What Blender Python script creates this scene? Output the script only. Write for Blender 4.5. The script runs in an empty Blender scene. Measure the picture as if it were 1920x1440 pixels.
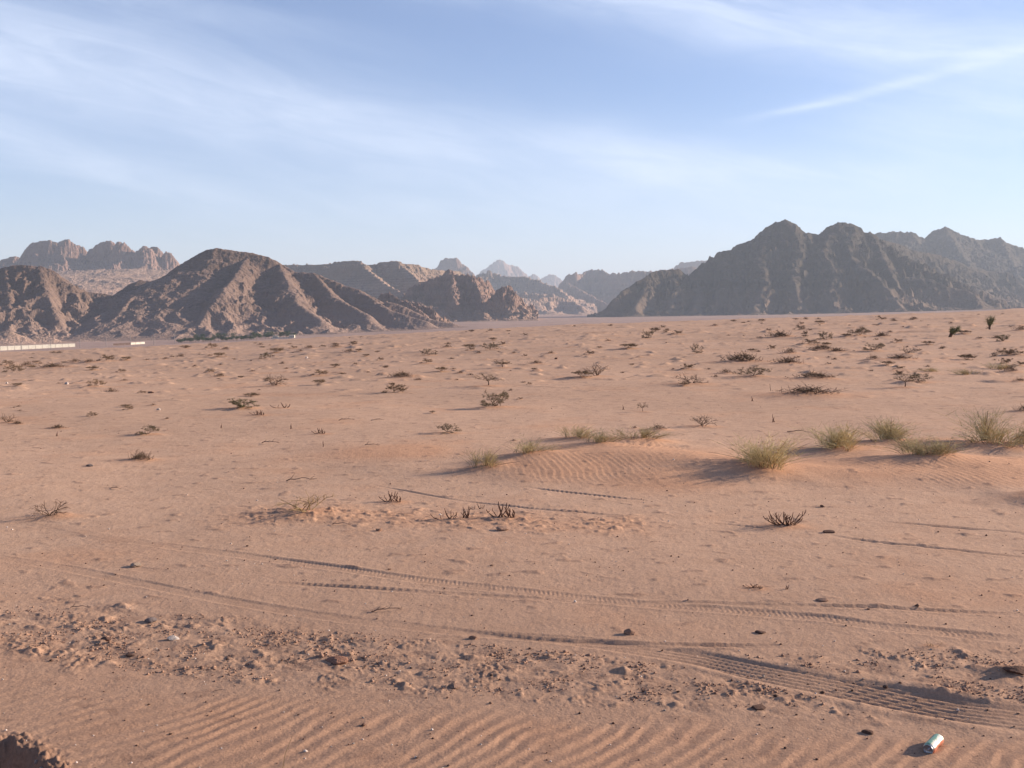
import bpy, math, random
import numpy as np
from mathutils import Vector
random.seed(7); RNG = np.random.default_rng(11)
C = bpy.context.scene.collection
R = math.radians
# ------------------------------------------------------------------ camera, world, sun
FPX, HC, HZ = 1870.0, 2.6, 580.0
TH = math.atan((720-HZ)/FPX)
sc = bpy.context.scene
cd = bpy.data.cameras.new('camera'); cam = bpy.data.objects.new('camera', cd); C.objects.link(cam)
cd.sensor_width = 36; cd.lens = 36*FPX/1920; cd.clip_start = 0.05; cd.clip_end = 80000
cam.location = (0, 0, HC); cam.rotation_euler = (math.pi/2-TH, 0, 0)
sc.camera = cam
SUN_AZ, SUN_EL = 16.0, 17.0          # azimuth: degrees ahead of due right; elevation
sdir = Vector((math.cos(R(SUN_AZ))*math.cos(R(SUN_EL)), math.sin(R(SUN_AZ))*math.cos(R(SUN_EL)), math.sin(R(SUN_EL))))
ld = bpy.data.lights.new('sun', 'SUN'); ld.energy = 4.7; ld.angle = R(0.53); ld.color = (1, .87, .72)
lo = bpy.data.objects.new('sun', ld); C.objects.link(lo); lo.rotation_euler = sdir.to_track_quat('Z', 'Y').to_euler()
lo.location = (40, 10, 40)
sc.view_settings.view_transform = 'Standard'; sc.view_settings.look = 'None'
sc.view_settings.exposure = 1.18; sc.view_settings.gamma = 1.0

class NT:
    "small helper to write node trees as expressions"
    def __init__(s, tree): s.t = tree; s.n = tree.nodes; s.l = tree.links
    def new(s, ty, **kw):
        n = s.n.new(ty)
        for k, v in kw.items(): setattr(n, k, v)
        return n
    def put(s, sock, v):
        if isinstance(v, bpy.types.NodeSocket): s.l.new(v, sock)
        else: sock.default_value = v
    def m(s, op, a, b=None, c=None, clamp=False):
        n = s.new('ShaderNodeMath', operation=op, use_clamp=clamp); s.put(n.inputs[0], a)
        if b is not None: s.put(n.inputs[1], b)
        if c is not None: s.put(n.inputs[2], c)
        return n.outputs[0]
    def ramp(s, v, a, b, lo=0., hi=1.):
        n = s.new('ShaderNodeMapRange', interpolation_type='SMOOTHSTEP'); s.put(n.inputs[0], v)
        n.inputs[1].default_value = a; n.inputs[2].default_value = b; n.inputs[3].default_value = lo; n.inputs[4].default_value = hi
        return n.outputs[0]
    def noise(s, vec, scale, detail=4, rough=.55, dist=0., color=False):
        n = s.new('ShaderNodeTexNoise'); s.put(n.inputs['Vector'], vec); n.inputs['Scale'].default_value = scale
        n.inputs['Detail'].default_value = detail; n.inputs['Roughness'].default_value = rough; n.inputs['Distortion'].default_value = dist
        return n.outputs['Color' if color else 'Fac']
    def mix(s, f, a, b, blend='MIX'):
        n = s.new('ShaderNodeMix', data_type='RGBA', blend_type=blend); s.put(n.inputs[0], f); s.put(n.inputs[6], a); s.put(n.inputs[7], b)
        return n.outputs[2]
    def vec(s, x, y, z):
        n = s.new('ShaderNodeCombineXYZ'); s.put(n.inputs[0], x); s.put(n.inputs[1], y); s.put(n.inputs[2], z); return n.outputs[0]

w = bpy.data.worlds.new('World'); sc.world = w; w.use_nodes = True
T = NT(w.node_tree); T.n.clear()
sky = T.new('ShaderNodeTexSky', sky_type='NISHITA'); sky.sun_disc = False
sky.sun_elevation = R(SUN_EL); sky.sun_rotation = math.pi/2 - R(SUN_AZ)
sky.altitude = 900; sky.air_density = 1.0; sky.dust_density = 0.25; sky.ozone_density = 1.6
tc = T.new('ShaderNodeTexCoord'); sp = T.new('ShaderNodeSeparateXYZ'); T.l.new(tc.outputs['Generated'], sp.inputs[0])
az = T.m('MULTIPLY', T.m('ARCTAN2', sp.outputs[0], sp.outputs[1]), 57.2958)     # degrees to the right of ahead
el = T.m('MULTIPLY', T.m('ARCSINE', sp.outputs[2]), 57.2958)
def rotuv(a0, e0, ang):
    ca, sa = math.cos(R(ang)), math.sin(R(ang))
    du = T.m('SUBTRACT', az, a0); dv = T.m('SUBTRACT', el, e0)
    u = T.m('ADD', T.m('MULTIPLY', du, ca), T.m('MULTIPLY', dv, sa))
    v = T.m('SUBTRACT', T.m('MULTIPLY', dv, ca), T.m('MULTIPLY', du, sa))
    return u, v
warp = T.m('MULTIPLY', T.m('SUBTRACT', T.noise(T.vec(T.m('MULTIPLY', az, .06), T.m('MULTIPLY', el, .16), 3.), 1., 3), .5), 5.)
def streak(px, py, L, W, ang, s, warpk=.5):
    u, v = rotuv(math.degrees(math.atan((px-960)/1870)), math.degrees(math.atan((HZ-py)/1870)), ang)
    v = T.m('ADD', v, T.m('MULTIPLY', warp, warpk))
    q = T.m('ADD', T.m('POWER', T.m('ABSOLUTE', T.m('DIVIDE', u, L)), 2.), T.m('POWER', T.m('ABSOLUTE', T.m('DIVIDE', v, W)), 2.))
    return T.m('MULTIPLY', T.m('EXPONENT', T.m('MULTIPLY', q, -1.)), s)
dens = None
CLOUDS = [(250, 190, 17, 3.4, -8, .50, .5), (750, 265, 17, 2.0, -8, .50, .4), (1180, 290, 8, 1.2, -9, .42, .4), (150, 320, 9, .9, -14, .5, .3),
          (1480, 60, 13, 2.4, -10, .66, .5), (1640, 130, 9, 1.0, -10, .40, .4), (1830, 258, 8, 2.6, 6, .60, .5), (1430, 350, 13, 1.5, -4, .5, .5),
          (900, 400, 22, 1.5, -3, .34, .5), (1100, 10, 9, 1.2, -3, .45, .4), (1660, 196, 5.6, .26, 10.5, .50, .06), (1880, 152, 2.6, .30, 4, .45, .06), (1500, 225, 3, .16, 7, .35, .05),
          (400, 60, 9, .8, -6, .20, .4), (-400, 200, 14, 4, 5, .6, .6), (2500, 150, 12, 4, -5, .7, .6), (960, 480, 40, 2.2, 0, .25, .2)]
for c in CLOUDS:
    d = streak(*c); dens = d if dens is None else T.m('ADD', dens, d)
un, vn = rotuv(0, 0, -11)
fib = T.noise(T.vec(T.m('MULTIPLY', un, .09), T.m('MULTIPLY', vn, .55), 0.), 1.2, 7, .62, .9)
fib2 = T.noise(T.vec(T.m('MULTIPLY', un, .5), T.m('MULTIPLY', vn, 1.2), 5.), 1., 6, .6, .5)
den = T.m('MULTIPLY', dens, T.m('ADD', T.ramp(fib, .22, .80, .45, 1.05), T.m('MULTIPLY', T.m('SUBTRACT', fib2, .5), .25)))
den = T.m('MINIMUM', T.m('MAXIMUM', den, 0.), .95)
den = T.m('MULTIPLY', den, T.ramp(el, -1., 1.5))
skyc = T.mix(1., sky.outputs[0], (.95, 1.0, 1.24, 1), 'MULTIPLY')
col = T.mix(T.m('MULTIPLY', den, .64), skyc, (7.2, 7.9, 9.2, 1))
bg = T.new('ShaderNodeBackground'); T.l.new(col, bg.inputs[0]); bg.inputs[1].default_value = 0.065
out = T.new('ShaderNodeOutputWorld'); T.l.new(bg.outputs[0], out.inputs[0])

# ------------------------------------------------------------------ noise and geometry helpers
def h2(ix, iy, seed):
    h = (ix.astype(np.int64)*374761393 + iy.astype(np.int64)*668265263 + seed*1442695041) & 0xffffffff
    h = ((h ^ (h >> 13))*1274126177) & 0xffffffff
    h = ((h ^ (h >> 16))*2246822519) & 0xffffffff
    return (h ^ (h >> 15)) & 0xffffffff
def pn(x, y, seed=0):
    "2-D gradient noise, about -0.7..0.7"
    x = np.asarray(x, float); y = np.asarray(y, float)
    ix = np.floor(x); iy = np.floor(y); fx = x-ix; fy = y-iy
    u = fx*fx*fx*(fx*(fx*6-15)+10); v = fy*fy*fy*(fy*(fy*6-15)+10)
    def g(dx, dy):
        a = h2(ix+dx, iy+dy, seed)*(2*math.pi/4294967296.0)
        return np.cos(a)*(fx-dx) + np.sin(a)*(fy-dy)
    a = g(0, 0); b = g(1, 0); c = g(0, 1); d = g(1, 1)
    return (a+(b-a)*u)*(1-v) + (c+(d-c)*u)*v
def fbm(x, y, oct=4, seed=0, gain=.5, lac=2.03):
    s = 0; a = 1.
    for i in range(oct):
        s = s + a*pn(x, y, seed+i*17); a *= gain; x = x*lac+3.1; y = y*lac+1.7
    return s
def ridged(x, y, oct=4, seed=0, gain=.5, lac=2.07):
    s = 0; a = 1.; t = 0
    for i in range(oct):
        s = s + a*(1-np.abs(pn(x, y, seed+i*13))*2.6); t += a; a *= gain; x = x*lac+5.3; y = y*lac+2.9
    return s/t
def sst(v, a, b):
    t = np.clip((v-a)/(b-a), 0, 1); return t*t*(3-2*t)
CT, ST = math.cos(TH), math.sin(TH)
def ray(px, py):
    dx, du = px-960, 720-py
    return dx, FPX*CT+du*ST, -FPX*ST+du*CT
def world_at(px, py, Y):
    "the point that far ahead whose place in the picture is px, py"
    dx, dy, dz = ray(px, py); k = Y/dy
    return (dx*k, Y, HC+dz*k)

def mesh_obj(name, V, F, mat=None, parent=None, smooth=False, attrs=None):
    me = bpy.data.meshes.new(name)
    V = np.asarray(V, dtype=np.float32).reshape(-1, 3)
    if isinstance(F, np.ndarray):
        k = F.shape[1]; me.vertices.add(len(V)); me.vertices.foreach_set('co', V.ravel())
        me.loops.add(F.size); me.loops.foreach_set('vertex_index', F.astype(np.int32).ravel())
        me.polygons.add(len(F)); me.polygons.foreach_set('loop_start', np.arange(0, F.size, k, dtype=np.int32))
        me.update(calc_edges=True)
    else:
        me.from_pydata([tuple(map(float, v)) for v in V], [], F)
    if smooth: me.polygons.foreach_set('use_smooth', np.ones(len(me.polygons), bool))
    for k, a in (attrs or {}).items():
        at = me.attributes.new(k, 'FLOAT', 'POINT'); at.data.foreach_set('value', np.asarray(a, np.float32).ravel())
    if mat: me.materials.append(mat)
    o = bpy.data.objects.new(name, me); C.objects.link(o)
    if parent: o.parent = parent
    return o
def tag(o, label=None, cat=None, group=None, kind=None):
    if label: o['label'] = label
    if cat: o['category'] = cat
    if group: o['group'] = group
    if kind: o['kind'] = kind
    return o
def empty(name, loc, rz=0., s=1.):
    o = bpy.data.objects.new(name, None); C.objects.link(o); o.location = loc; o.rotation_euler = (0, 0, rz)
    o.scale = (s, s, s) if not isinstance(s, tuple) else s
    o.empty_display_size = .1
    return o
def grid_faces(nr, nc, wrap=False):
    i = np.arange(nr-1)[:, None]*nc; j = np.arange(nc if wrap else nc-1)[None, :]
    j2 = (j+1) % nc
    return np.stack([i+j, i+j2, i+nc+j2, i+nc+j], -1).reshape(-1, 4)
class MB:
    "collects tapered sticks, leaves and boxes into one mesh"
    def __init__(s): s.v = []; s.f = []
    def stick(s, pts, rads, sides=3):
        b = len(s.v); n = len(pts)
        for i, p in enumerate(pts):
            a = pts[max(0, i-1)]; c = pts[min(n-1, i+1)]
            d = Vector(c)-Vector(a)
            if d.length < 1e-9: d = Vector((0, 0, 1))
            d.normalize(); x = d.orthogonal().normalized(); y = d.cross(x)
            for k in range(sides):
                t = 2*math.pi*k/sides; q = Vector(p)+(x*math.cos(t)+y*math.sin(t))*rads[i]
                s.v.append(tuple(q))
        for i in range(n-1):
            for k in range(sides):
                k2 = (k+1) % sides
                s.f.append((b+i*sides+k, b+i*sides+k2, b+(i+1)*sides+k2, b+(i+1)*sides+k))
        s.f.append(tuple(b+k for k in reversed(range(sides)))); s.f.append(tuple(b+(n-1)*sides+k for k in range(sides)))
    def leaf(s, p, L, W, rnd):
        d = Vector((rnd.uniform(-1, 1), rnd.uniform(-1, 1), rnd.uniform(-.6, 1))).normalized(); x = d.orthogonal().normalized()
        x = (x*math.cos(rnd.uniform(0, 6)) + d.cross(x)*math.sin(rnd.uniform(0, 6))).normalized(); p = Vector(p)
        b = len(s.v); s.v += [tuple(p), tuple(p+d*L*.5+x*W*.5), tuple(p+d*L), tuple(p+d*L*.5-x*W*.5)]; s.f.append((b, b+1, b+2, b+3))
    def box(s, x0, x1, y0, y1, z0, z1):
        b = len(s.v); s.v += [(x, y, z) for z in (z0, z1) for y in (y0, y1) for x in (x0, x1)]
        for q in ((0, 2, 3, 1), (4, 5, 7, 6), (0, 1, 5, 4), (2, 6, 7, 3), (0, 4, 6, 2), (1, 3, 7, 5)): s.f.append(tuple(b+i for i in q))
    def build(s, name, mat, parent=None, smooth=False): return mesh_obj(name, s.v, s.f, mat, parent, smooth)

def material(name, rough=.9, spec=.1):
    m = bpy.data.materials.new(name); m.use_nodes = True; t = NT(m.node_tree)
    b = t.n['Principled BSDF']; b.inputs['Roughness'].default_value = rough
    b.inputs['Specular IOR Level'].default_value = spec
    return m, t, b
def bump(t, b, h, dist, strength=1.):
    n = t.new('ShaderNodeBump'); n.inputs['Strength'].default_value = strength; n.inputs['Distance'].default_value = dist
    t.l.new(h, n.inputs['Height']); t.l.new(n.outputs[0], b.inputs['Normal'])
def simple_mat(name, c1, c2, scale=8., rough=.85, spec=.15, vary=.0, bd=0.):
    m, t, b = material(name, rough, spec); tc = t.new('ShaderNodeTexCoord')
    f = t.ramp(t.noise(tc.outputs['Object'], scale, 5), .32, .68)
    col = t.mix(f, (*c1, 1), (*c2, 1))
    if vary:
        oi = t.new('ShaderNodeObjectInfo'); hs = t.new('ShaderNodeHueSaturation'); t.l.new(col, hs.inputs['Color'])
        t.l.new(t.m('ADD', t.m('MULTIPLY', oi.outputs['Random'], vary), 1-vary/2), hs.inputs['Value']); col = hs.outputs[0]
    t.l.new(col, b.inputs['Base Color'])
    if bd: bump(t, b, t.noise(tc.outputs['Object'], scale*2, 5), bd)
    return m

# ------------------------------------------------------------------ the plants (place in picture px, py of the base; width, height in picture px; kind)
# kinds: T broom tuft, B twiggy bush, L low heap, S stump, F fallen branch, G small green tree
KEY = [
 (1432,893,104,52,'T','wide yellow-green broom shrub, nearest of the right-hand cluster, on an orange sand mound'),
 (1577,850,84,44,'T','yellow-green broom shrub behind the nearest one, left of a similar-sized shrub in the same row'),
 (1672,838,80,40,'T','yellow-green broom shrub with a dark base, middle of the row of three'),
 (1867,843,106,58,'T','largest and tallest yellow-green broom shrub, at the right edge of the photo'),
 (1737,876,86,36,'T','low broom shrub on the ripple-marked sand, in front of the row of three'),
 (1080,828,52,22,'T','small pale broom tuft at the back of the central sand mound'),
 (1120,850,66,24,'T','thin low broom tuft in the middle of the central sand mound'),
 (1194,834,72,20,'T','sparse brownish broom tuft at the right end of the central sand mound'),
 (986,870,68,26,'T','broom tuft with a dark shaded foot above the rippled face of the central mound'),
 (905,886,44,34,'T','thin upright broom tuft at the left end of the central sand mound'),
 (1868,691,42,15,'T','low yellowish shrub on the far plain, above the tallest broom shrub'),
 (1813,702,34,12,'T','faint yellowish shrub beside a long dark shadow on the right-hand plain'),
 (1748,697,30,9,'T','flat pale shrub left of the yellowish shrubs on the right-hand plain'),
 (930,763,44,30,'B','rounded twiggy bush with a long shadow, nearer of the two central bushes'),
 (916,726,38,22,'B','umbrella-topped dry bush on a thin stem, farther of the two central bushes'),
 (942,691,27,15,'B','small round bush behind the umbrella-topped one'),
 (1118,706,34,22,'B','open twiggy bush with dark branches above the central sand mound'),
 (1697,727,32,24,'B','dark bush like a tiny tree leaning left, on the right-hand plain'),
 (1722,718,34,17,'B','paler bush touching the right side of the dark tree-like bush'),
 (515,724,34,22,'B','single rounded green-brown bush with a long thin shadow on the left-hand plain'),
 (455,768,42,15,'B','low leafy green bush on the left-hand plain, nearer than the rounded one'),
 (277,814,32,16,'B','ragged bush with a pinkish stone at its foot and a long shadow'),
 (840,813,30,16,'B','small dark spiky bush left of the central sand mound'),
 (1205,771,15,17,'B','tiny upright bush like a sapling behind the central sand mound'),
 (1318,800,34,20,'B','thin bare bush with a crooked stem between the central and right mounds'),
 (1297,723,48,18,'B','spreading bare thorn bush on the plain behind the crooked thin bush'),
 (1413,707,46,17,'B','dense brown bush on a slight rise, below the dark right mountain'),
 (1392,680,58,20,'L','wide flat bush with a pointed shadow, behind the dense brown bush'),
 (1478,683,44,14,'L','very dark low bush with a knobbly right end'),
 (1462,634,42,12,'L','dark hummock bush nearest the foot of the right mountain'),
 (1541,657,38,11,'L','dark hummock bush, left one of an overlapping pair'),
 (1568,660,28,9,'L','flatter hummock bush, right one of an overlapping pair'),
 (1306,664,18,17,'B','small upright bush standing alone, left of the wide flat bush'),
 (1613,630,32,14,'B','pale rounded bush on the far right-hand plain beside a tiny dark one'),
 (1653,632,24,9,'L','low dark bush right of the pale rounded one'),
 (1640,659,32,14,'B','brown half-dome bush with a long shadow on the right-hand plain'),
 (1547,637,22,14,'B','small brown round bush between two hummock bushes'),
 (1702,664,24,12,'B','thin twiggy bush on the right-hand plain above the dark tree-like bush'),
 (1527,712,58,14,'L','pale fallen brushwood heap with bare forked twigs'),
 (1513,742,96,17,'L','long low brush mound with dark front, nearest on the right-hand middle plain'),
 (1687,676,46,8,'L','thin flat line of brush on the right-hand plain'),
 (753,709,38,13,'L','flat rounded cushion bush left of the two central bushes'),
 (1880,641,17,12,'B','tiny bright green plant below the taller green tree'),
 (1215,635,20,15,'B','pale bush pair on the far plain under the gap in the mountains'),
 (920,658,28,13,'B','brown bush on the far plain above the small round central bush'),
 (803,667,26,11,'B','pale spreading bush on the far plain left of centre'),
 (100,691,40,10,'L','dark low bush with a long flat shadow on the far left plain'),
 (497,673,18,11,'B','neat round little bush below the farm buildings'),
 (263,862,40,17,'L','thin dry brush heap with a faint long shadow, left of the picture middle'),
 (15,794,26,17,'B','bare forked bush at the left edge of the photo'),
 (33,796,16,8,'L','dark little heap of twigs right of the bare forked bush'),
 (97,968,54,28,'R','bare dry twig bush beside the tyre track at the left edge'),
 (570,965,84,30,'R','straggly dry yellow-brown bush lying over broken ground, left of the dead stumps'),
 (741,941,38,17,'S','dead plant stump with splayed dark twigs, leftmost of the front stumps'),
 (838,975,30,18,'S','dead dark twigs bent left, first in the row of stumps near picture centre'),
 (880,973,40,20,'S','two or three upright dead twigs, middle of the row of stumps near picture centre'),
 (951,973,48,25,'S','thick forked dead stump, last in the row of stumps near picture centre'),
 (897,954,18,11,'S','small thin dead stump just behind the row near picture centre'),
 (1474,986,56,27,'S','dark red-brown fan-shaped dead stump alone on the right foreground sand'),
 (1452,791,13,13,'S','tiny T-shaped dead stump right of the crooked thin bush'),
 (547,805,9,9,'S','tiny V-shaped dead stump on the left-hand plain'),
 (416,803,7,8,'S','tiny upright dead stub with a long thin shadow, left-hand plain'),
 (488,780,26,8,'S','flat dead stub with one short upright twig below the leafy green bush'),
 (530,766,22,9,'S','dark dead root clump right of the leafy green bush'),
 (108,816,9,8,'S','tiny forked stub below a low bush at the left'),
 (108,803,24,9,'L','low dark bush above a tiny forked stub at the left'),
 (603,814,24,9,'S','low spread of dead twigs on the left-hand plain, nearest the picture middle'),
 (1170,766,9,8,'S','tiny dead stub left of the sapling-like bush'),
 (1412,751,10,8,'S','tiny dead black stub left of the long low brush mound'),
 (1832,781,5,10,'S','single short upright stick above the tallest broom shrub'),
 (603,839,4,9,'S','single short upright stick on the bare left-hand sand'),
 (1478,1105,19,8,'S','small dark curl of dead twig, right of a string of dead twigs'),
 (1420,1104,32,6,'S','string of tiny dark dead twigs on the right foreground sand'),
 (1747,1213,22,9,'S','small straw-coloured dead twigs near the tyre tracks at lower right'),
 (1497,812,34,9,'F','fallen grey branch left of the yellow-green broom shrubs'),
 (508,831,30,6,'F','fallen grey twig on the bare left-hand sand'),
 (563,900,42,10,'F','fallen bent brown branch, largest on the left-hand sand'),
 (217,913,22,6,'F','small curled twig on the sand at the left'),
 (726,1146,44,11,'F','dark stick with its shadow between the tyre tracks and the stony strip'),
 (697,839,22,7,'F','small dark twig left of the central sand mound'),
 (708,788,20,6,'F','low broken twig on the plain left of the spiky bush'),
 (650,789,24,6,'F','flat brown twig farthest left of two on the middle plain'),
 (150,1140,30,6,'F','thin twig at the upper edge of the stony strip on the left'),
 (412,1296,20,8,'F','short dark twig at the edge of the ripples on the left'),
 (1225,1017,13,9,'F','tiny V-shaped twig on the sand right of the dead stumps'),
 (640,984,30,5,'F','thin brown twig lying in front of the straggly dry bush'),
]
TREES = [(1855,618,19,27,'slim upright green tree, tallest plant on the far right plain'),
         (1780,633,20,22,'wind-bent green tree with a leaning crown on the far right plain')]
FAR = [(1360,700,26),(1480,664,30),(1517,648,28),(1585,632,15),(1630,624,13),(1668,625,15),(1682,643,20),(1738,647,19),(1637,677,26),(1893,699,34),(1913,686,22),(1805,627,21),(1837,637,15),(1913,621,26),
 (1912,668,20),(1890,668,20),(1912,717,26),(1918,770,30),(1502,609,11),(1535,608,15),(1713,599,15),(1693,614,7),(1105,666,19),(1123,653,10),(1005,684,26),(1033,664,14),(800,683,21),(827,698,20),(850,694,13),
 (863,701,15),(713,677,13),(687,669,13),(690,700,9),(655,661,20),(662,648,15),(673,660,12),(838,653,21),(897,663,15),(883,658,15),(923,639,13),(935,661,9),(963,663,12),(1290,693,26),(1283,726,16),(1233,808,34),
 (50,687,26),(13,686,22),(68,681,13),(140,681,26),(167,681,23),(200,679,28),(237,677,17),(275,676,11),(310,674,13),(322,672,9),(412,670,19),(393,669,14),(423,656,17),(397,654,20),(347,654,18),(413,685,11),(365,689,11),
 (227,699,16),(173,696,20),(233,717,15),(412,707,26),(393,700,18),(452,709,11),(473,698,14),(537,692,11),(600,705,28),(628,689,17),(563,661,13),(580,654,20),(550,654,15),(520,663,25),(488,648,15),(630,653,22),
 (180,726,28),(33,726,18),(287,763,12),(313,786,10),(975,749,11),(810,774,10),(963,829,11),(1190,803,11),(1553,684,11),(1090,709,34),(1340,612,14),(1250,622,16),(1270,628,20),(1180,655,30),(1140,640,12)]
ROCKS = [ # px, py, width px, height px, colour kind, label
 (255,1062,24,9,'pale','pale lumpy stone with a pointed shadow between the two left tyre tracks'),
 (325,1199,26,10,'white','pale slab-edged stone in the middle of the stony strip on the left'),
 (284,1166,26,9,'grey','grey flat stone just behind the pale slab-edged one'),
 (200,1204,24,9,'brown','dark brown stone left of the pale slab-edged one'),
 (243,1230,22,7,'brown','low dark stone in front of the pale slab-edged one'),
 (634,1241,48,12,'red','large reddish flat stone at the middle of the stony strip'),
 (887,1198,22,8,'tan','tan stone beside the track just above the stony strip'),
 (1181,1190,24,14,'tan','blocky tan lump right of centre between tyre tracks'),
 (854,1289,30,8,'tan','tan crust with long shadow at the edge of the ripples'),
 (1426,1186,24,7,'brown','flat dark stone near the right foreground tracks'),
 (1541,1127,24,8,'tan','sandy lump with shadow above the right foreground tracks'),
 (1628,1374,26,8,'brown','dark flat crumb of soil left of the drink can'),
 (1420,1327,34,10,'brown','rough dark lump at the lower edge of the stony strip, right of centre'),
 (1554,998,24,5,'brown','flat dark stone at the start of a thin tyre line'),
 (125,722,9,6,'white','small white stone with a dark shadow on the left-hand plain'),
 (282,737,14,5,'brown','dark low stone right of the small white one'),
 (575,672,6,5,'white','white speck of a stone on the far left plain below the farm'),
 (297,771,9,5,'white','small pale stone in front of the dark low one'),
 (13,720,6,4,'white','white stone at the far left edge of the plain'),
 (168,874,14,6,'grey','small grey stone on the sand below a thin brush heap'),
 (76,1431,14,12,'white','white angular stone in the broken bank at the lower left corner'),
 (68,1423,8,9,'white','narrow white stone leaning next to the angular one'),
 (45,1411,7,6,'white','small white stone highest in the shaded bank'),
 (1043,674,7,5,'brown','dark round stone on the far central plain'),
 (1542,949,12,6,'brown','dark clod between the fan-shaped stump and the broom shrub'),
 (1902,1266,50,15,'brown','low dark crust of soil at the right edge above the wide tracks'),
 (942,994,26,9,'tan','tan crust in front of the thick forked stump'),
 (710,994,14,9,'tan','small tan lump left of the row of dead stumps'),
]
# ------------------------------------------------------------------ ground surface
def frame_px(x, y):
    a = np.arctan2(x, y); aa = np.abs(a)
    am = np.clip(aa, 0, R(50)) * (1-sst(aa, R(60), R(175)))
    return 960 + 1875*np.tan(am)*np.sign(a)
EDGE = ([-1500, -300, 0, 400, 550, 700, 1100, 1500, 1920, 3000], [676, 672, 660, 644, 636, 627, 607, 595, 583.5, 582])
FLOORZ = ([-1500, 0, 400, 700, 900, 1150, 1500, 1900, 3000], [-43, -42.5, -37, -30, -23, -19, -10.5, 3, 6])
def base_z(x, y):
    r = np.hypot(x, y); p = frame_px(x, y); ca = np.maximum(np.abs(np.cos(np.arctan2(x, y))), .45)
    yy = r*ca
    e = np.interp(p, *EDGE) - HC*FPX/280 - HZ
    zs = -yy*e/FPX*sst(yy, 5, 90)
    zs = zs + sst(yy, 40, 160)*(1-sst(yy, 300, 500))*(fbm(x/45, y/45, 3, 5)*.35)
    zf = np.interp(p, *FLOORZ)
    k = sst(yy, 275, 520)
    return zs*(1-k)+zf*k
def hit(px, py):
    "where the view ray through px, py meets the large-scale ground"
    dx, dy, dz = ray(px, py)
    Ys = np.exp(np.linspace(math.log(3.), math.log(270.), 900))
    f = (HC+dz/dy*Ys) - base_z(dx/dy*Ys, Ys)
    i = np.where(f <= 0)[0]; i = i[0] if len(i) else len(Ys)-1
    if i > 0:
        t = f[i-1]/(f[i-1]-f[i]+1e-9); Y = Ys[i-1]+(Ys[i]-Ys[i-1])*min(max(t, 0), 1)
    else: Y = Ys[0]
    return dx/dy*Y, Y
def path(pts): return np.array([hit(*p) for p in pts])
def dist_path(x, y, P):
    "distance to a polyline, signed offset, length along it"
    bd = np.full(x.shape, 1e9); so = np.zeros(x.shape); al = np.zeros(x.shape); L = 0
    for a, b in zip(P[:-1], P[1:]):
        d = b-a; l = np.hypot(*d); d = d/l
        t = (x-a[0])*d[0]+(y-a[1])*d[1]; tc_ = np.clip(t, 0, l)
        q = np.hypot(x-a[0]-tc_*d[0], y-a[1]-tc_*d[1]); s = (x-a[0])*d[1]-(y-a[1])*d[0]
        m = q < bd; bd = np.where(m, q, bd); so = np.where(m, s, so); al = np.where(m, L+tc_, al); L += l
    return bd, so, al, L
def smooth_path(P, n=6):
    Q = []
    for i in range(len(P)-1):
        p0, p1, p2, p3 = P[max(i-1, 0)], P[i], P[i+1], P[min(i+2, len(P)-1)]
        for k in range(n):
            t = k/n; Q.append(.5*((2*p1)+(-p0+p2)*t+(2*p0-5*p1+4*p2-p3)*t*t+(-p0+3*p1-3*p2+p3)*t**3))
    Q.append(P[-1]); return np.array(Q)
# tyre tracks: picture points, half width m, depth m, tread strength, fade-in, fade-out
TR = [([(-60,962),(60,976),(130,990),(260,1015),(400,1035),(520,1051),(650,1068),(760,1084),(900,1100),(1040,1115),(1150,1127),(1280,1138),(1400,1147),(1500,1156),(1560,1162),(1650,1176),(1780,1188),(1990,1207)], .095, .010, .85),
      ([(470,1091),(600,1099),(760,1108),(900,1116),(1040,1124),(1160,1130),(1280,1129),(1450,1135),(1640,1140),(1780,1147),(1990,1155)], .05, .011, .12),
      ([(-60,1036),(60,1055),(150,1070),(300,1102),(450,1131),(640,1160),(760,1174),(830,1182),(960,1194),(1100,1206),(1280,1230),(1400,1255),(1500,1275),(1640,1300),(1780,1325),(1990,1362)], .15, .022, .0),
      ([(800,1178),(1000,1198),(1150,1207),(1300,1211),(1480,1213),(1540,1214)], .05, .016, .2),
      ([(690,907),(760,920),(850,936),(930,946),(1030,957),(1200,970)], .045, .013, 0),
      ([(970,914),(1080,926),(1150,934),(1230,942)], .05, .017, 0),
      ([(1300,988),(1340,981),(1400,986),(1470,998)], .045, .017, 0),
      ([(1530,1000),(1640,1015),(1780,1029),(1990,1052)], .05, .02, 0),
      ([(1610,973),(1720,983),(1800,990),(1990,1004)], .045, .015, 0),
      ([(180,1060),(260,1067),(340,1076)], .07, .012, 0),
      ([(-60,968),(60,976),(140,984)], .05, .016, .4)]
TRP = [(smooth_path(path(p)), hw, dp, tr) for p, hw, dp, tr in TR]
WIDE = TRP[2][0]
def plant_xy(px, py): return hit(px, py)
MOUNDS = []   # x, y, radius, height, stretch
for (px, py, wd, hg, k, lb) in KEY:
    X, Y = hit(px, py); m = wd*Y/FPX
    if k == 'T' and py > 800: MOUNDS.append((X, Y, m*.75, m*.13, 1.5))
    elif k == 'R': MOUNDS.append((X+.1, Y, m*.55, m*.09, 1.3))
    elif k in 'BL' and py < 870: MOUNDS.append((X, Y, m*.62, m*.085, 1.5))
    elif k == 'S' and wd > 20: MOUNDS.append((X, Y, m*.6, m*.05, 1.3))
for (px, py, wd) in FAR:
    X, Y = hit(px, py); m = wd*Y/FPX; MOUNDS.append((X, Y, m*.6, m*.12, 1.6))
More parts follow.
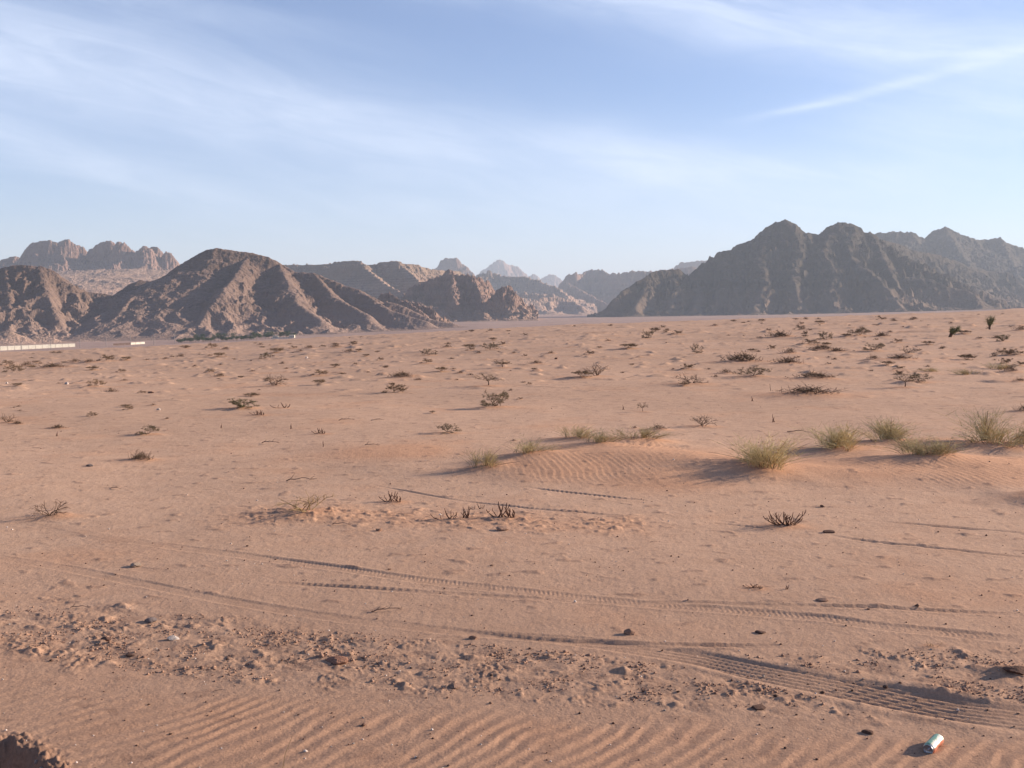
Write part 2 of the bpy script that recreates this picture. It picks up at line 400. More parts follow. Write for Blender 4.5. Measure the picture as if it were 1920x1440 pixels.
for px, py, wd, hg in [(1180,868,330,30),(1330,880,160,10),(1620,880,300,14),(1850,880,300,18),(1250,905,200,5),(1960,938,110,22),(1902,1262,70,12),(740,850,200,5),(1000,880,160,9)]:
    X, Y = hit(px, py); m = wd*Y/FPX; MOUNDS.append((X, Y, m*.55, hg*Y/FPX*.8, 1.15))
MA = np.array(MOUNDS)
def pic(x, y, z):
    dz = z-HC; f = y*CT-dz*ST; f = np.where(f > .3, f, .3)
    return 960+FPX*x/f, 720-FPX*(y*ST+dz*CT)/f
def ground(x, y, attrs=False):
    x = np.asarray(x, float); y = np.asarray(y, float); shp = x.shape; x = x.ravel(); y = y.ravel()
    z = base_z(x, y); r = np.hypot(x, y); px, py = pic(x, y, z); px = np.where(y > 1, px, 960+x*300); py = np.where(y > 1, py, 1600)
    near = 1-sst(r, 45, 90)
    sand = np.zeros_like(x); dark = np.zeros_like(x); h = np.zeros_like(x)
    # mounds of blown sand round the plants
    for (mx, my, mr, mh, st) in MOUNDS:
        i = np.where((np.abs(x-mx) < mr*4*st) & (np.abs(y-my) < mr*4))[0]
        if not len(i): continue
        dx = (x[i]-mx); dy = (y[i]-my)
        dd = np.sqrt((np.where(dx < 0, dx/(st*1.2), dx/st)/mr)**2+(dy/mr)**2)
        dd = dd*(1+.35*pn(x[i]/mr*.9, y[i]/mr*.9, 3))
        g = np.exp(-dd**2*1.1); h[i] += mh*g; sand[i] = np.maximum(sand[i], np.minimum(1, g*1.5))
    # undulation
    big = fbm(x/7.5, y/7.5, 3, 40); h += big*.06*(sst(r, 8, 20))*(1-sst(r, 120, 220)) + fbm(x/2.1, y/2.1, 3, 44)*.016*sst(r, 4, 9)*near
    hum = np.maximum(0, fbm(x/1.6, y/1.1, 3, 61)-.33)*sst(r, 24, 45)*(1-sst(r, 260, 330))
    h += hum*.30
    far_h = np.maximum(0, fbm(x/5.5, y/3.6, 3, 66)-.28)*sst(r, 60, 110)*(1-sst(r, 300, 345)); h += far_h*.6
    # ripples of the foreground
    a = R(53)+.22*(x/3.2-.15)
    a = np.clip(a, R(36), R(74))
    nx, ny = np.sin(R(49)), -np.cos(R(49))
    wx = x + .11*fbm(x/.8, y/.8, 2, 21); wy = y + .05*x*np.abs(x)*.45 + .13*fbm(x/.8, y/1.2, 2, 25)
    ph = (wx*nx+wy*ny)/.118 + .8*fbm(x/1.3, y/1.3, 2, 27)
    ph = ph + .22*fbm(x/.23, y/.3, 2, 29)
    fr = ph-np.floor(ph); prof = np.where(fr < .66, (fr/.66)**1.35, ((1-fr)/.34)**1.2)
    prof = prof*.8 + .2*(.5-.5*np.cos(2*math.pi*fr))
    yb = np.interp(px, [-400, 0, 300, 640, 900, 1280, 1500, 1920, 2300], [1255, 1262, 1288, 1302, 1318, 1352, 1372, 1392, 1400])
    wob = 26*fbm(x/.5, y/.5, 3, 31)
    mr = sst(py+wob, yb-12, yb+38)*(y > 0)
    mr = mr*(.35+.65*sst(px+py-1400+60*fbm(x/.7, y/.7, 2, 33), -150, 500))*(.72+.5*fbm(x/.8, y/.8, 2, 35))
    mr = mr*(1-sst(r, 10, 14))
    h += (prof-.4)*.0115*mr; sand = np.maximum(sand, mr*.75)
    # finer ripples on the mounds
    def mound_ripple(cx, cy, rx, ry, ang, wl, amp):
        X, Y = hit(cx, cy); m = np.exp(-(((x-X)/rx)**2+((y-Y)/ry)**2)**2)
        i = m > .01
        if not i.any(): return
        n0, n1 = math.sin(R(ang)), -math.cos(R(ang)); xx = x[i]; yy_ = y[i]
        p2 = ((xx+.08*fbm(xx/.8, yy_/.8, 2, 71))*n0+(yy_+.25*fbm(xx/1.3, yy_/1.3, 2, 72))*n1)/wl+.5*fbm(xx/.6, yy_/.9, 2, 73)
        f2 = p2-np.floor(p2); f2 = np.where(f2 < .68, f2/.68, (1-f2)/.32)
        h[i] += (f2-.45)*amp*m[i]*(.7+.5*pn(xx/.6, yy_/.9, 74)); sand[i] = np.maximum(sand[i], m[i])
    mound_ripple(1090, 888, 1.45, 1.1, 100, .11, .0055); mound_ripple(1215, 850, .7, .9, 80, .12, .008)
    mound_ripple(1850, 895, 1.7, 1.2, 108, .12, .009); mound_ripple(1600, 872, .5, .6, 110, .14, .012); mound_ripple(1780, 832, .9, .8, 100, .2, .015)
    # rough stony strip
    y1 = np.interp(px, [-400, 0, 200, 400, 640, 900, 1200, 1500, 1920, 2300], [1118, 1128, 1130, 1150, 1178, 1196, 1216, 1228, 1215, 1210])
    y2 = np.interp(px, [-400, 0, 200, 400, 640, 900, 1200, 1500, 1920, 2300], [1215, 1235, 1262, 1282, 1292, 1312, 1330, 1345, 1362, 1370])
    band = sst(py+30*fbm(x/.45, y/.45, 3, 81), y1-8, y1+22)*(1-sst(py+30*fbm(x/.45, y/.45, 3, 82), y2-22, y2+10))*(y > 0)
    dw = dist_path(x, y, WIDE)[0] if (band > .01).any() else np.ones_like(x)
    band = band*sst(dw, .16, .34)
    patch = sst(fbm(x/.5, y/.36, 4, 83), -.12, .42); bm = band*(.12+.88*patch)
    clod = np.maximum(0, ridged(x/.10, y/.085, 3, 85)-.46)*1.6 + np.maximum(0, fbm(x/.055, y/.055, 3, 87)-.05)*.75
    h += bm*clod*.014 + band*(fbm(x/.3, y/.2, 4, 88)*.015+np.maximum(0, fbm(x/.22, y/.15, 3, 89)-.3)*.06)
    dark = np.maximum(dark, bm*sst(clod, .35, .85)*.8)
    dark = np.maximum(dark, band*sst(fbm(x/.28, y/.2, 4, 84), .02, .3)*sst(fbm(x/.03, y/.03, 2, 86), -.35, .25)*.5)
    # second broken line of ground round the dead stumps
    yl = np.interp(px, [300, 560, 740, 900, 1100, 1500, 1920], [985, 962, 970, 976, 985, 985, 992])
    b2 = np.exp(-((py+16*fbm(x/.5, y/.5, 2, 91)-yl)/20)**2)*sst(px, 330, 520)*(1-sst(px, 1150, 1300))*(y > 0)
    h += b2*(np.maximum(0, fbm(x/.22, y/.11, 4, 92)-.1)*.05+.012)
    sand = np.maximum(sand, b2*.7); dark = np.maximum(dark, b2*sst(fbm(x/.1, y/.1, 2, 93), .18, .4)*.5)
    # scattered crusts over the middle ground, small pits
    sp_ = np.maximum(0, fbm(x/.34, y/.24, 3, 95)-.34)*near; h += sp_*.03*sst(r, 6.5, 10); dark = np.maximum(dark, sst(sp_, .03, .16)*.30)
    h += (fbm(x/.09, y/.09, 3, 97)*.0020+fbm(x/.035, y/.035, 2, 98)*.0016)*(1-sst(r, 18, 34))*(1-.85*mr)
    # tyre tracks
    for (P, hw, dp, tr) in TRP:
        x0, x1, yy0, yy1 = P[:, 0].min()-1, P[:, 0].max()+1, P[:, 1].min()-1, P[:, 1].max()+1
        i = np.where((x > x0) & (x < x1) & (y > yy0) & (y < yy1))[0]
        if not len(i): continue
        d, s, al, L = dist_path(x[i], y[i], P)
        wide = P is WIDE
        hwv = hw
        if wide: hwv = hw*(.55+.9*sst(px[i], 900, 1700)); 
        k = 1-sst(d, hwv*.84, hwv*1.08); fade = sst(al, 0, .8)*(1-sst(al, L-.8, L))
        fade = fade*(.55+.45*sst(fbm(al/1.3, al*0+hw*40, 2, 101), -.3, .2))
        dpv = dp*(.5+.5*sst(px[i], 300, 600)) if not wide else dp*(.22+.5*sst(px[i], 850, 1300)+.75*sst(px[i], 1450, 1900))
        rim = np.exp(-((d-hwv*1.3)/(hwv*.28))**2)
        t = -dpv*k + rim*dpv*.45
        if tr > 0:
            q = al/.045+np.abs(s)/.05*.45; fq = q-np.floor(q)
            vis = .35+.65*sst(px[i], 350, 620)
            t = t + k*tr*vis*.0055*(np.abs(fq-.5)*2-.5)*(.45+.9*sst(fbm(al/.35, s/.1, 2, 111), -.35, .35))
        if wide: t = t + k*.010*np.cos(s/.062*2*math.pi)*sst(px[i], 1000, 1500)
        h[i] = h[i]*(1-.7*k*fade) + t*fade
        dark[i] = np.maximum(dark[i]*(1-k*fade), k*fade*.10)
    # broken bank at the lower left corner
    P = np.array([hit(*p) for p in [(-500,1330),(-200,1368),(-40,1384),(20,1388),(50,1404),(75,1424),(105,1446),(170,1500),(230,1600)]])
    d, s, al, L = dist_path(x, y, P)
    s = s + .07*fbm(x/.16, y/.16, 4, 105)
    inside = (s > 0) if True else s
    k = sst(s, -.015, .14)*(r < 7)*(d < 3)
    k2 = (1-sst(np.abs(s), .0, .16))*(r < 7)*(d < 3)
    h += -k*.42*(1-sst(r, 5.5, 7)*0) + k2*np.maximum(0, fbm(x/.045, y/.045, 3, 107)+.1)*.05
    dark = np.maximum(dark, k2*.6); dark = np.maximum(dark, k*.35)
    z = z+h
    if attrs:
        return z.reshape(shp), np.clip(sand, 0, 1).reshape(shp), np.clip(dark, 0, 1).reshape(shp)
    return z.reshape(shp)

def build_ground():
    az_ = np.concatenate([np.linspace(-math.pi, -R(31), 150, endpoint=False), np.arange(-R(31), R(31), .00098), np.linspace(R(31), math.pi, 150, endpoint=False)])
    lr = np.concatenate([np.linspace(math.log(.3), math.log(4.2), 24, endpoint=False), np.arange(math.log(4.2), math.log(34), .0026), np.arange(math.log(34), math.log(380), .0058), np.linspace(math.log(380), math.log(28000), 130)])
    A, L = np.meshgrid(az_, lr); r = np.exp(L); x = r*np.sin(A); y = r*np.cos(A)
    z = np.empty_like(x); s = np.empty_like(x); d = np.empty_like(x)
    for i in range(0, len(lr), 80):
        q = slice(i, i+80); z[q], s[q], d[q] = ground(x[q], y[q], True)
    V = np.stack([x, y, z], -1).reshape(-1, 3); nc = len(az_); F = grid_faces(len(lr), nc, True)
    F = F[:, ::-1]
    V = np.vstack([V, [[0, 0, float(z[0].mean())]]]); c = len(V)-1
    m, t, b = material('desert_sand', .95, .05)
    ge = t.new('ShaderNodeNewGeometry'); P = ge.outputs['Position']
    a1 = t.new('ShaderNodeAttribute', attribute_name='sand').outputs['Fac']; a2 = t.new('ShaderNodeAttribute', attribute_name='dark').outputs['Fac']
    sx = t.new('ShaderNodeSeparateXYZ'); t.l.new(P, sx.inputs[0])
    dist = t.new('ShaderNodeVectorMath', operation='LENGTH'); t.l.new(P, dist.inputs[0]); dist = dist.outputs['Value']
    n1 = t.noise(P, .35, 5, .6); n2 = t.noise(P, 3.1, 5, .6); n3 = t.noise(P, 45., 4, .7); n4 = t.noise(P, .07, 4, .6)
    plain = t.mix(t.ramp(n2, .35, .7), (.54, .336, .222, 1), (.485, .297, .194, 1))
    orange = t.mix(t.ramp(n2, .3, .7), (.56, .310, .185, 1), (.51, .278, .165, 1))
    c1 = t.mix(t.m('MAXIMUM', a1, t.m('MULTIPLY', t.ramp(n1, .5, .72), .65)), plain, orange)
    # far middle plain: streaky brush litter and gravel
    mp = t.vec(t.m('MULTIPLY', sx.outputs[0], .35), sx.outputs[1], 0.)
    c1 = t.mix(t.m('MULTIPLY', t.m('MULTIPLY', t.ramp(t.noise(mp, 1.3, 5, .65), .56, .70), t.ramp(dist, 18., 60.)), .45), c1, (.22, .135, .10, 1))
    grey = t.mix(t.ramp(t.noise(P, .02, 5), .35, .65), (.36, .235, .185, 1), (.42, .27, .205, 1))
    c1 = t.mix(t.ramp(dist, 300., 900.), c1, grey)
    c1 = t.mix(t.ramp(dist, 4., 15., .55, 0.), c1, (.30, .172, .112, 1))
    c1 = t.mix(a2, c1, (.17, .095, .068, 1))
    g = t.m('ADD', t.m('MULTIPLY', t.m('SUBTRACT', n3, .5), 1.0), t.m('MULTIPLY', t.m('SUBTRACT', n4, .5), .6))
    mul = t.m('ADD', g, 1.)
    mc = t.new('ShaderNodeVectorMath', operation='SCALE'); t.l.new(c1, mc.inputs[0]); t.l.new(mul, mc.inputs['Scale'])
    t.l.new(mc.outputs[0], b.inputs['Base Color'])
    bh = t.m('ADD', t.m('MULTIPLY', t.noise(P, 60., 4, .7), .5), t.m('MULTIPLY', t.noise(P, 9., 5, .65), 1.2))
    bump(t, b, bh, .008)
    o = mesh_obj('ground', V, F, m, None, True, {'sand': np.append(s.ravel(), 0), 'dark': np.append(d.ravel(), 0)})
    tag(o, kind='structure')
    # close the small hole under the camera
    k = [(c, i, (i+1) % nc) for i in range(nc)]
    import bmesh
    bm = bmesh.new(); bm.from_mesh(o.data); bm.verts.ensure_lookup_table()
    for t3 in k:
        f = bm.faces.new((bm.verts[t3[0]], bm.verts[t3[2]], bm.verts[t3[1]])); f.smooth = True
    bm.to_mesh(o.data); bm.free()
build_ground()

# ------------------------------------------------------------------ hills and mountains
def rock_mat(name, top, mid, talus, strata=.4, scale=1., green=0.):
    m, t, b = material(name, .95, .05)
    ge = t.new('ShaderNodeNewGeometry'); P = ge.outputs['Position']; sx = t.new('ShaderNodeSeparateXYZ'); t.l.new(P, sx.inputs[0])
    sn = t.new('ShaderNodeSeparateXYZ'); t.l.new(ge.outputs['Normal'], sn.inputs[0])
    hgt = t.new('ShaderNodeAttribute', attribute_name='rel').outputs['Fac']
    n1 = t.noise(P, .012/scale, 6, .65, .4); n2 = t.noise(P, .08/scale, 6, .7); n3 = t.noise(P, .35/scale, 4, .7)
    zz = t.vec(t.m('MULTIPLY', sx.outputs[0], .003/scale), t.m('MULTIPLY', sx.outputs[1], .003/scale), t.m('MULTIPLY', sx.outputs[2], .09/scale))
    st = t.noise(zz, 1.3, 5, .7)
    c = t.mix(t.ramp(t.m('ADD', hgt, t.m('MULTIPLY', t.m('SUBTRACT', n1, .5), .9)), .35, .85), (*mid, 1), (*top, 1))
    c = t.mix(t.m('MULTIPLY', t.ramp(t.noise(P, .022/scale, 5, .7, .6), .54, .68), .6), c, (*[v*.75 for v in talus], 1))
    c = t.mix(t.m('MULTIPLY', t.ramp(st, .42, .62), strata), c, (*[v*.62 for v in mid], 1))
    steep = t.ramp(sn.outputs[2], .80, .93)
    low = t.ramp(t.m('ADD', hgt, t.m('MULTIPLY', t.m('SUBTRACT', n2, .5), .25)), .10, .32, 1., 0.)
    c = t.mix(t.m('MULTIPLY', t.m('MAXIMUM', t.m('MULTIPLY', steep, .7), low), .85), c, (*talus, 1))
    mul = t.m('ADD', .55, t.m('ADD', t.m('MULTIPLY', n2, .5), t.m('MULTIPLY', n3, .4)))
    mc = t.new('ShaderNodeVectorMath', operation='SCALE'); t.l.new(c, mc.inputs[0]); t.l.new(mul, mc.inputs['Scale'])
    t.l.new(mc.outputs[0], b.inputs['Base Color'])
    bump(t, b, t.m('ADD', t.m('MULTIPLY', n2, 1.), t.m('MULTIPLY', n3, .45)), 5.*scale, .8)
    return m
def mountain(name, label, px0, px1, Y0, Y1, ridges, mat, k2=.45, cl=30., k1=1.0, gull=1., gl=60., rough=2.5, seed=1, nx=500, ny=220, zf=None, terr=0., rnd_=.16, tw=.6):
    """ridges: polylines of picture point + distance, optional dict of overrides as first item; height falls off either side of each"""
    P = np.linspace(px0, px1, nx); Yv = Y0*(Y1/Y0)**np.linspace(0, 1, ny); PX, Y = np.meshgrid(P, Yv); X = (PX-960)/1875*Y
    base = base_z(X, Y) if zf is None else np.full(X.shape, float(zf)); Z = np.full(X.shape, -1e4)
    # gullies: distance from the crest is bent by ridged noise, growing away from the crest
    gn = ridged(X/gl, Y/gl, 5, seed*100, .47); g2 = fbm(X/(gl*.35), Y/(gl*.35), 4, seed*100+50)
    zt = -1e4
    for rd in ridges:
        a1, a2, c, gg = k1, k2, cl, gull
        if isinstance(rd[0], dict): o = rd[0]; a1 = o.get('k1', a1); a2 = o.get('k2', a2); c = o.get('cl', c); gg = o.get('gull', gg); rd = rd[1:]
        W = np.array([world_at(p, q, D) for p, q, D in rd]); zt = max(zt, W[:, 2].max())
        # refine the crest with small jags
        Wf = []
        for a, b in zip(W[:-1], W[1:]):
            n = max(2, int(np.hypot(*(b-a)[:2])/(gl*.12)))
            for k in range(n): Wf.append(a+(b-a)*k/n)
        Wf.append(W[-1]); Wf = np.array(Wf)
        jag = fbm(Wf[:, 0]/(gl*.3), Wf[:, 1]/(gl*.3), 4, seed*7+3)*rough*.8; Wf[:, 2] += jag
        for a, b in zip(Wf[:-1], Wf[1:]):
            d = b[:2]-a[:2]; l2 = float(d@d)+1e-6
            t = np.clip(((X-a[0])*d[0]+(Y-a[1])*d[1])/l2, 0, 1)
            q = np.hypot(X-a[0]-t*d[0], Y-a[1]-t*d[1]); q = q*q/(q+gl*rnd_); zr = a[2]+(b[2]-a[2])*t
            q = np.maximum(0, q+gg*gl*((.5-gn)*.62*np.minimum(1, q/(gl*.6))*(1+np.minimum(1, q/(gl*3)))+g2*.10*np.minimum(1, q/(gl*.2))))
            zz = zr-(a2*q+c*(1-np.exp(-q*a1/c))); Z = np.maximum(Z, zz)
    H = zt-base.min(); rel = np.clip((Z-base)/H, 0, 1)
    am = np.clip((Z-base)/(H*.12), 0, 1)
    Z = Z + am*(.3+.7*sst(rel, .08, .4))*rough*(fbm(X/(gl*.13), Y/(gl*.13), 4, seed*31, .6)*1.3 + (ridged(X/(gl*.3), Y/(gl*.3), 3, seed*37)-.5)*1.4)
    if terr:
        q = Z/terr; fq = q-np.floor(q); Z = np.where(am > .9, (np.floor(q)+sst(fq, .25, .75))*terr*tw+Z*(1-tw), Z)
    wf = H*.045; qv = np.clip((Z-base)/wf, -30, 30); Z = base+wf*(np.log1p(np.exp(qv))-.10)
    Z = np.maximum(Z, base-6*(1+Y/1500))
    # gentle foot of debris
    e = Z-base; Z = np.where((e > -6) & (e < 0), base+e, Z)
    for s in (0, -1): Z[s, :] = np.minimum(Z[s, :], base[s, :]-8)
    Z[:, 0] = np.minimum(Z[:, 0], base[:, 0]-8); Z[:, -1] = np.minimum(Z[:, -1], base[:, -1]-8)
    o = mesh_obj(name, np.stack([X, Y, Z], -1).reshape(-1, 3), grid_faces(ny, nx), mat, None, True, {'rel': rel})
    o.data.polygons.foreach_set('use_smooth', np.zeros(len(o.data.polygons), bool))
    return tag(o, label, None, None, 'structure')
M_hill = rock_mat('brown_rock', (.165, .108, .082), (.225, .148, .114), (.29, .192, .150), .3)
M_sand = rock_mat('sandstone', (.26, .16, .125), (.30, .185, .14), (.30, .19, .14), .45, 2.)
M_dark = rock_mat('dark_granite', (.070, .054, .038), (.098, .073, .052), (.19, .13, .095), .2, 1.6)
M_ridge = rock_mat('layered_rock', (.27, .185, .132), (.38, .245, .178), (.44, .285, .21), .4, 2.)

mountain('hill', 'big brown rocky hill on the left with a lit spur running to its foot', -420, 900, 1250, 2100, [
  [{'gull': .30},(-60,560,1700),(60,548,1700),(140,545,1700),(162,546,1700),(190,549,1700),(215,554,1700),(232,542,1695),(245,532,1690),(262,525,1690),(275,527,1690),(295,527,1690),(310,520,1685),(325,507,1680),(345,492,1670),(355,486,1670),(375,474,1665),(390,467,1660),(405,464,1660),(425,467,1660),(450,471,1660),(475,474,1660),(495,479,1655),(512,486,1650),(522,492,1650),(537,501,1640),(555,510,1630),(570,510,1625),(590,512,1620),(610,520,1610),(630,527,1600),(650,536,1590),(670,542,1580),(687,550,1570),(705,560,1560),(720,567,1555),(732,566,1550),(750,571,1545),(780,585,1530),(812,600,1515),(850,610,1500)],
  [{'gull': .8},(465,480,1655),(445,512,1570),(418,545,1490),(385,590,1430),(365,625,1385)],
  [{'gull': .8},(522,492,1650),(540,530,1550),(560,570,1480),(600,598,1430)],
  [{'gull': .5, 'cl': 8},(262,545,1560),(240,565,1500),(225,585,1460)],
  [(590,512,1620),(625,555,1540),(690,590,1480)],
  [(670,542,1580),(730,580,1510),(800,603,1475)]], M_hill, k2=.42, cl=22, k1=.9, gull=.52, gl=60, rough=.95, seed=3, nx=900, ny=420)
mountain('hill', 'rounded tan-topped hill at the left edge', -500, 330, 1240, 1760, [
  [(-400,520,1620),(-150,500,1600),(0,505,1560),(25,497,1560),(50,497,1560),(82,500,1560),(95,505,1560),(107,516,1560),(122,525,1565),(136,538,1570),(170,575,1580),(220,600,1580)],
  [(10,500,1560),(20,560,1480),(15,600,1430)],[(75,498,1560),(90,555,1490),(110,600,1430)],[(-150,500,1600),(-130,590,1440)]], M_hill, k2=.45, cl=25, k1=1., gull=.7, gl=50, rough=1.3, seed=5, nx=440, ny=260)
mountain('hill', 'low sandy mounds at the foot of the left hills', -300, 330, 1180, 1420, [
  [{'cl': 6},(-200,615,1330),(0,622,1300),(20,621,1300),(38,634,1290)],[{'cl': 4},(45,634,1310),(70,630,1310),(100,634,1310)],[{'cl': 4},(110,640,1330),(150,636,1330),(200,641,1330)]],
  M_ridge, k2=.25, cl=5, k1=.6, gull=.3, gl=30, rough=.5, seed=6, nx=300, ny=110)
mountain('mountain', 'far domed sandstone cliffs rising behind the left hills', -300, 420, 3000, 5200, [
  [(-280,480,4100),(-60,500,4100),(0,488,4050),(28,479,4050),(44,487,4040)],
  [{'k1': 3.2, 'cl': 85},(50,466,4000),(60,454,4000),(95,449,4000),(108,455,4000)],[{'k1': 3.2, 'cl': 85},(112,452,3960),(128,448,3960),(140,458,3960)],[{'k1': 3, 'cl': 80},(146,459,4040),(155,462,4040),(160,469,4040)],
  [{'k1': 3.2, 'cl': 85},(170,466,4000),(190,453,4000),(208,450,4000),(213,455,4000)],[{'k1': 3.2, 'cl': 80},(220,453,3960),(232,454,3960),(247,467,3960)],
  [{'k1': 3, 'cl': 75},(260,467,3950),(270,460,3950),(280,463,3950)],[{'k1': 3, 'cl': 75},(284,463,3990),(296,463,3990),(305,474,3990)],[{'k1': 3, 'cl': 60},(311,472,3960),(318,473,3960),(328,486,3960)],
  [(40,495,4020),(120,500,3960),(200,500,3940),(330,496,3950),(380,505,4000)],
  [(130,515,3600),(180,506,3550),(250,505,3550),(300,510,3600)],[(140,535,3200),(220,530,3200)]], M_sand, k2=.42, cl=40, k1=1.6, gull=.7, gl=110, rough=3.2, seed=8, nx=560, ny=300, terr=9, rnd_=.22)
mountain('hill', 'wide tan slope in the gap between the left hills and the domed cliffs', -100, 460, 1900, 3900, [
  [(-60,500,3300),(60,512,3250),(120,508,3200),(180,505,3200),(250,503,3200),(310,506,3200),(400,512,3200)]], M_ridge, k2=.115, cl=8, k1=.3, gull=.5, gl=150, rough=1.6, seed=7, nx=280, ny=140)
mountain('hill', 'layered ridge with a shaded cliff end behind the big brown hill', 500, 900, 2300, 3700, [
  [(520,496,3250),(555,495,3200),(567,497,3200),(575,495,3200),(597,496,3170),(630,492,3120),(660,488,3080),(677,490,3060),(685,495,3050)],
  [{'k1': 2.2, 'cl': 60},(600,500,3080),(640,497,3000),(683,495,2960)],
  [(690,496,3200),(705,494,3180),(730,489,3150),(747,488,3120),(762,494,3120),(782,496,3150),(795,502,3180),(815,505,3200),(860,508,3300)],
  [{'k1': 2., 'cl': 40},(720,497,3080),(748,492,3050)],
  [(683,500,2980),(720,530,2700),(770,560,2500)],[(748,492,3100),(790,530,2800)]], M_ridge, k2=.34, cl=26, k1=1.3, gull=.6, gl=95, rough=2.2, seed=9, nx=400, ny=280, terr=8)
mountain('hill', 'blocky grooved sandstone outcrop in front of the valley opening', 740, 1010, 1900, 2900, [
  [{'k1': 2.6, 'cl': 70},(800,526,2450),(815,519,2430),(850,515,2400),(885,516,2400),(900,522,2400),(915,528,2420)],
  [{'k1': 2.4, 'cl': 34},(838,506,2600),(843,503,2600),(850,508,2600)],
  [{'k1': 1.8, 'cl': 45},(935,543,2250),(945,536,2240),(955,538,2240),(962,550,2230),(975,568,2220),(990,582,2200)],
  [(770,540,2450),(800,526,2460)],[(850,516,2400),(850,560,2270)],[(885,516,2400),(905,560,2270)],[(740,560,2350),(790,570,2250),(830,580,2200)]], M_sand, k2=.38, cl=30, k1=1.5, gull=.9, gl=60, rough=4., seed=12, nx=420, ny=280)
mountain('hill', 'small lit rock knobs low behind the end of the big brown hill', 700, 850, 1650, 2100, [
  [{'k1': 1.6},(715,552,1900),(730,549,1900),(745,560,1880),(775,568,1850),(800,575,1830),(815,583,1800)],[(760,563,1880),(790,585,1780)]], M_sand, k2=.4, cl=16, k1=1.4, gull=1., gl=30, rough=2.5, seed=13, nx=220, ny=130)
mountain('mountain', 'flat-topped butte far off in the middle', 760, 960, 6200, 7900, [
  [{'k1': 3.5, 'cl': 120},(828,487,7000),(835,484,7000),(855,482,7000),(862,487,7000)],[(800,515,7000),(822,500,7000),(845,494,7000),(868,495,7000),(885,512,6950)]], M_sand, k2=.62, cl=50, k1=1.2, gull=.5, gl=180, rough=9., seed=14, nx=220, ny=160)
mountain('mountain', 'palest pointed peaks on the horizon in the middle', 880, 1080, 10500, 14500, [
  [{'k1': 2.5},(905,506,12500),(920,497,12500),(934,486,12400),(940,488,12400),(948,494,12400),(955,497,12500),(965,496,12500),(975,503,12500),(985,512,12500)],
  [{'k1': 2.5},(990,517,13000),(1003,513,13000),(1012,522,13000)],[{'k1': 2.5},(1018,519,12800),(1030,513,12800),(1042,515,12800),(1055,526,12800)]], M_sand, k2=.5, cl=160, k1=1.6, gull=.5, gl=300, rough=14., seed=15, nx=260, ny=160)
mountain('hill', 'hazy rounded hills left of the valley opening', 860, 1120, 3600, 7000, [
  [(890,520,5600),(905,512,5500),(918,508,5500),(935,514,5500),(955,520,5400),(980,518,5400),(1000,524,5300),(1020,530,5200),(1045,540,5100),(1060,552,5000)],
  [(940,545,4600),(985,548,4500),(1040,552,4500)],[(985,566,4100),(1040,556,4200),(1060,560,4200),(1090,573,4100)]], M_ridge, k2=.3, cl=50, k1=1.3, gull=.6, gl=150, rough=7., seed=16, nx=320, ny=240, terr=18)
mountain('mountain', 'hazy blue-grey cliffs right of the valley opening', 1040, 1340, 4600, 8200, [
  [{'k1': 2.6, 'cl': 140},(1056,530,6000),(1062,516,6000),(1078,511,6000),(1090,513,6050),(1098,508,6100),(1128,505,6100),(1136,511,6000)],
  [{'k1': 2, 'cl': 110},(1136,512,5900),(1170,511,5800),(1185,509,5800),(1225,508,5800),(1300,500,5800)],
  [(1062,530,5900),(1100,550,5500),(1140,570,5200)]], M_sand, k2=.38, cl=80, k1=1.6, gull=.5, gl=160, rough=8., seed=17, nx=320, ny=220)
mountain('mountain', 'pale distant crag showing in the notch of the dark right mountain', 1230, 1360, 7000, 9000, [
  [{'k1': 2.6, 'cl': 150},(1268,497,8000),(1275,492,8000),(1300,490,8000),(1320,488,8000),(1335,492,8000)]], M_sand, k2=.5, cl=100, k1=1.6, gull=.5, gl=180, rough=8., seed=18, nx=140, ny=110)
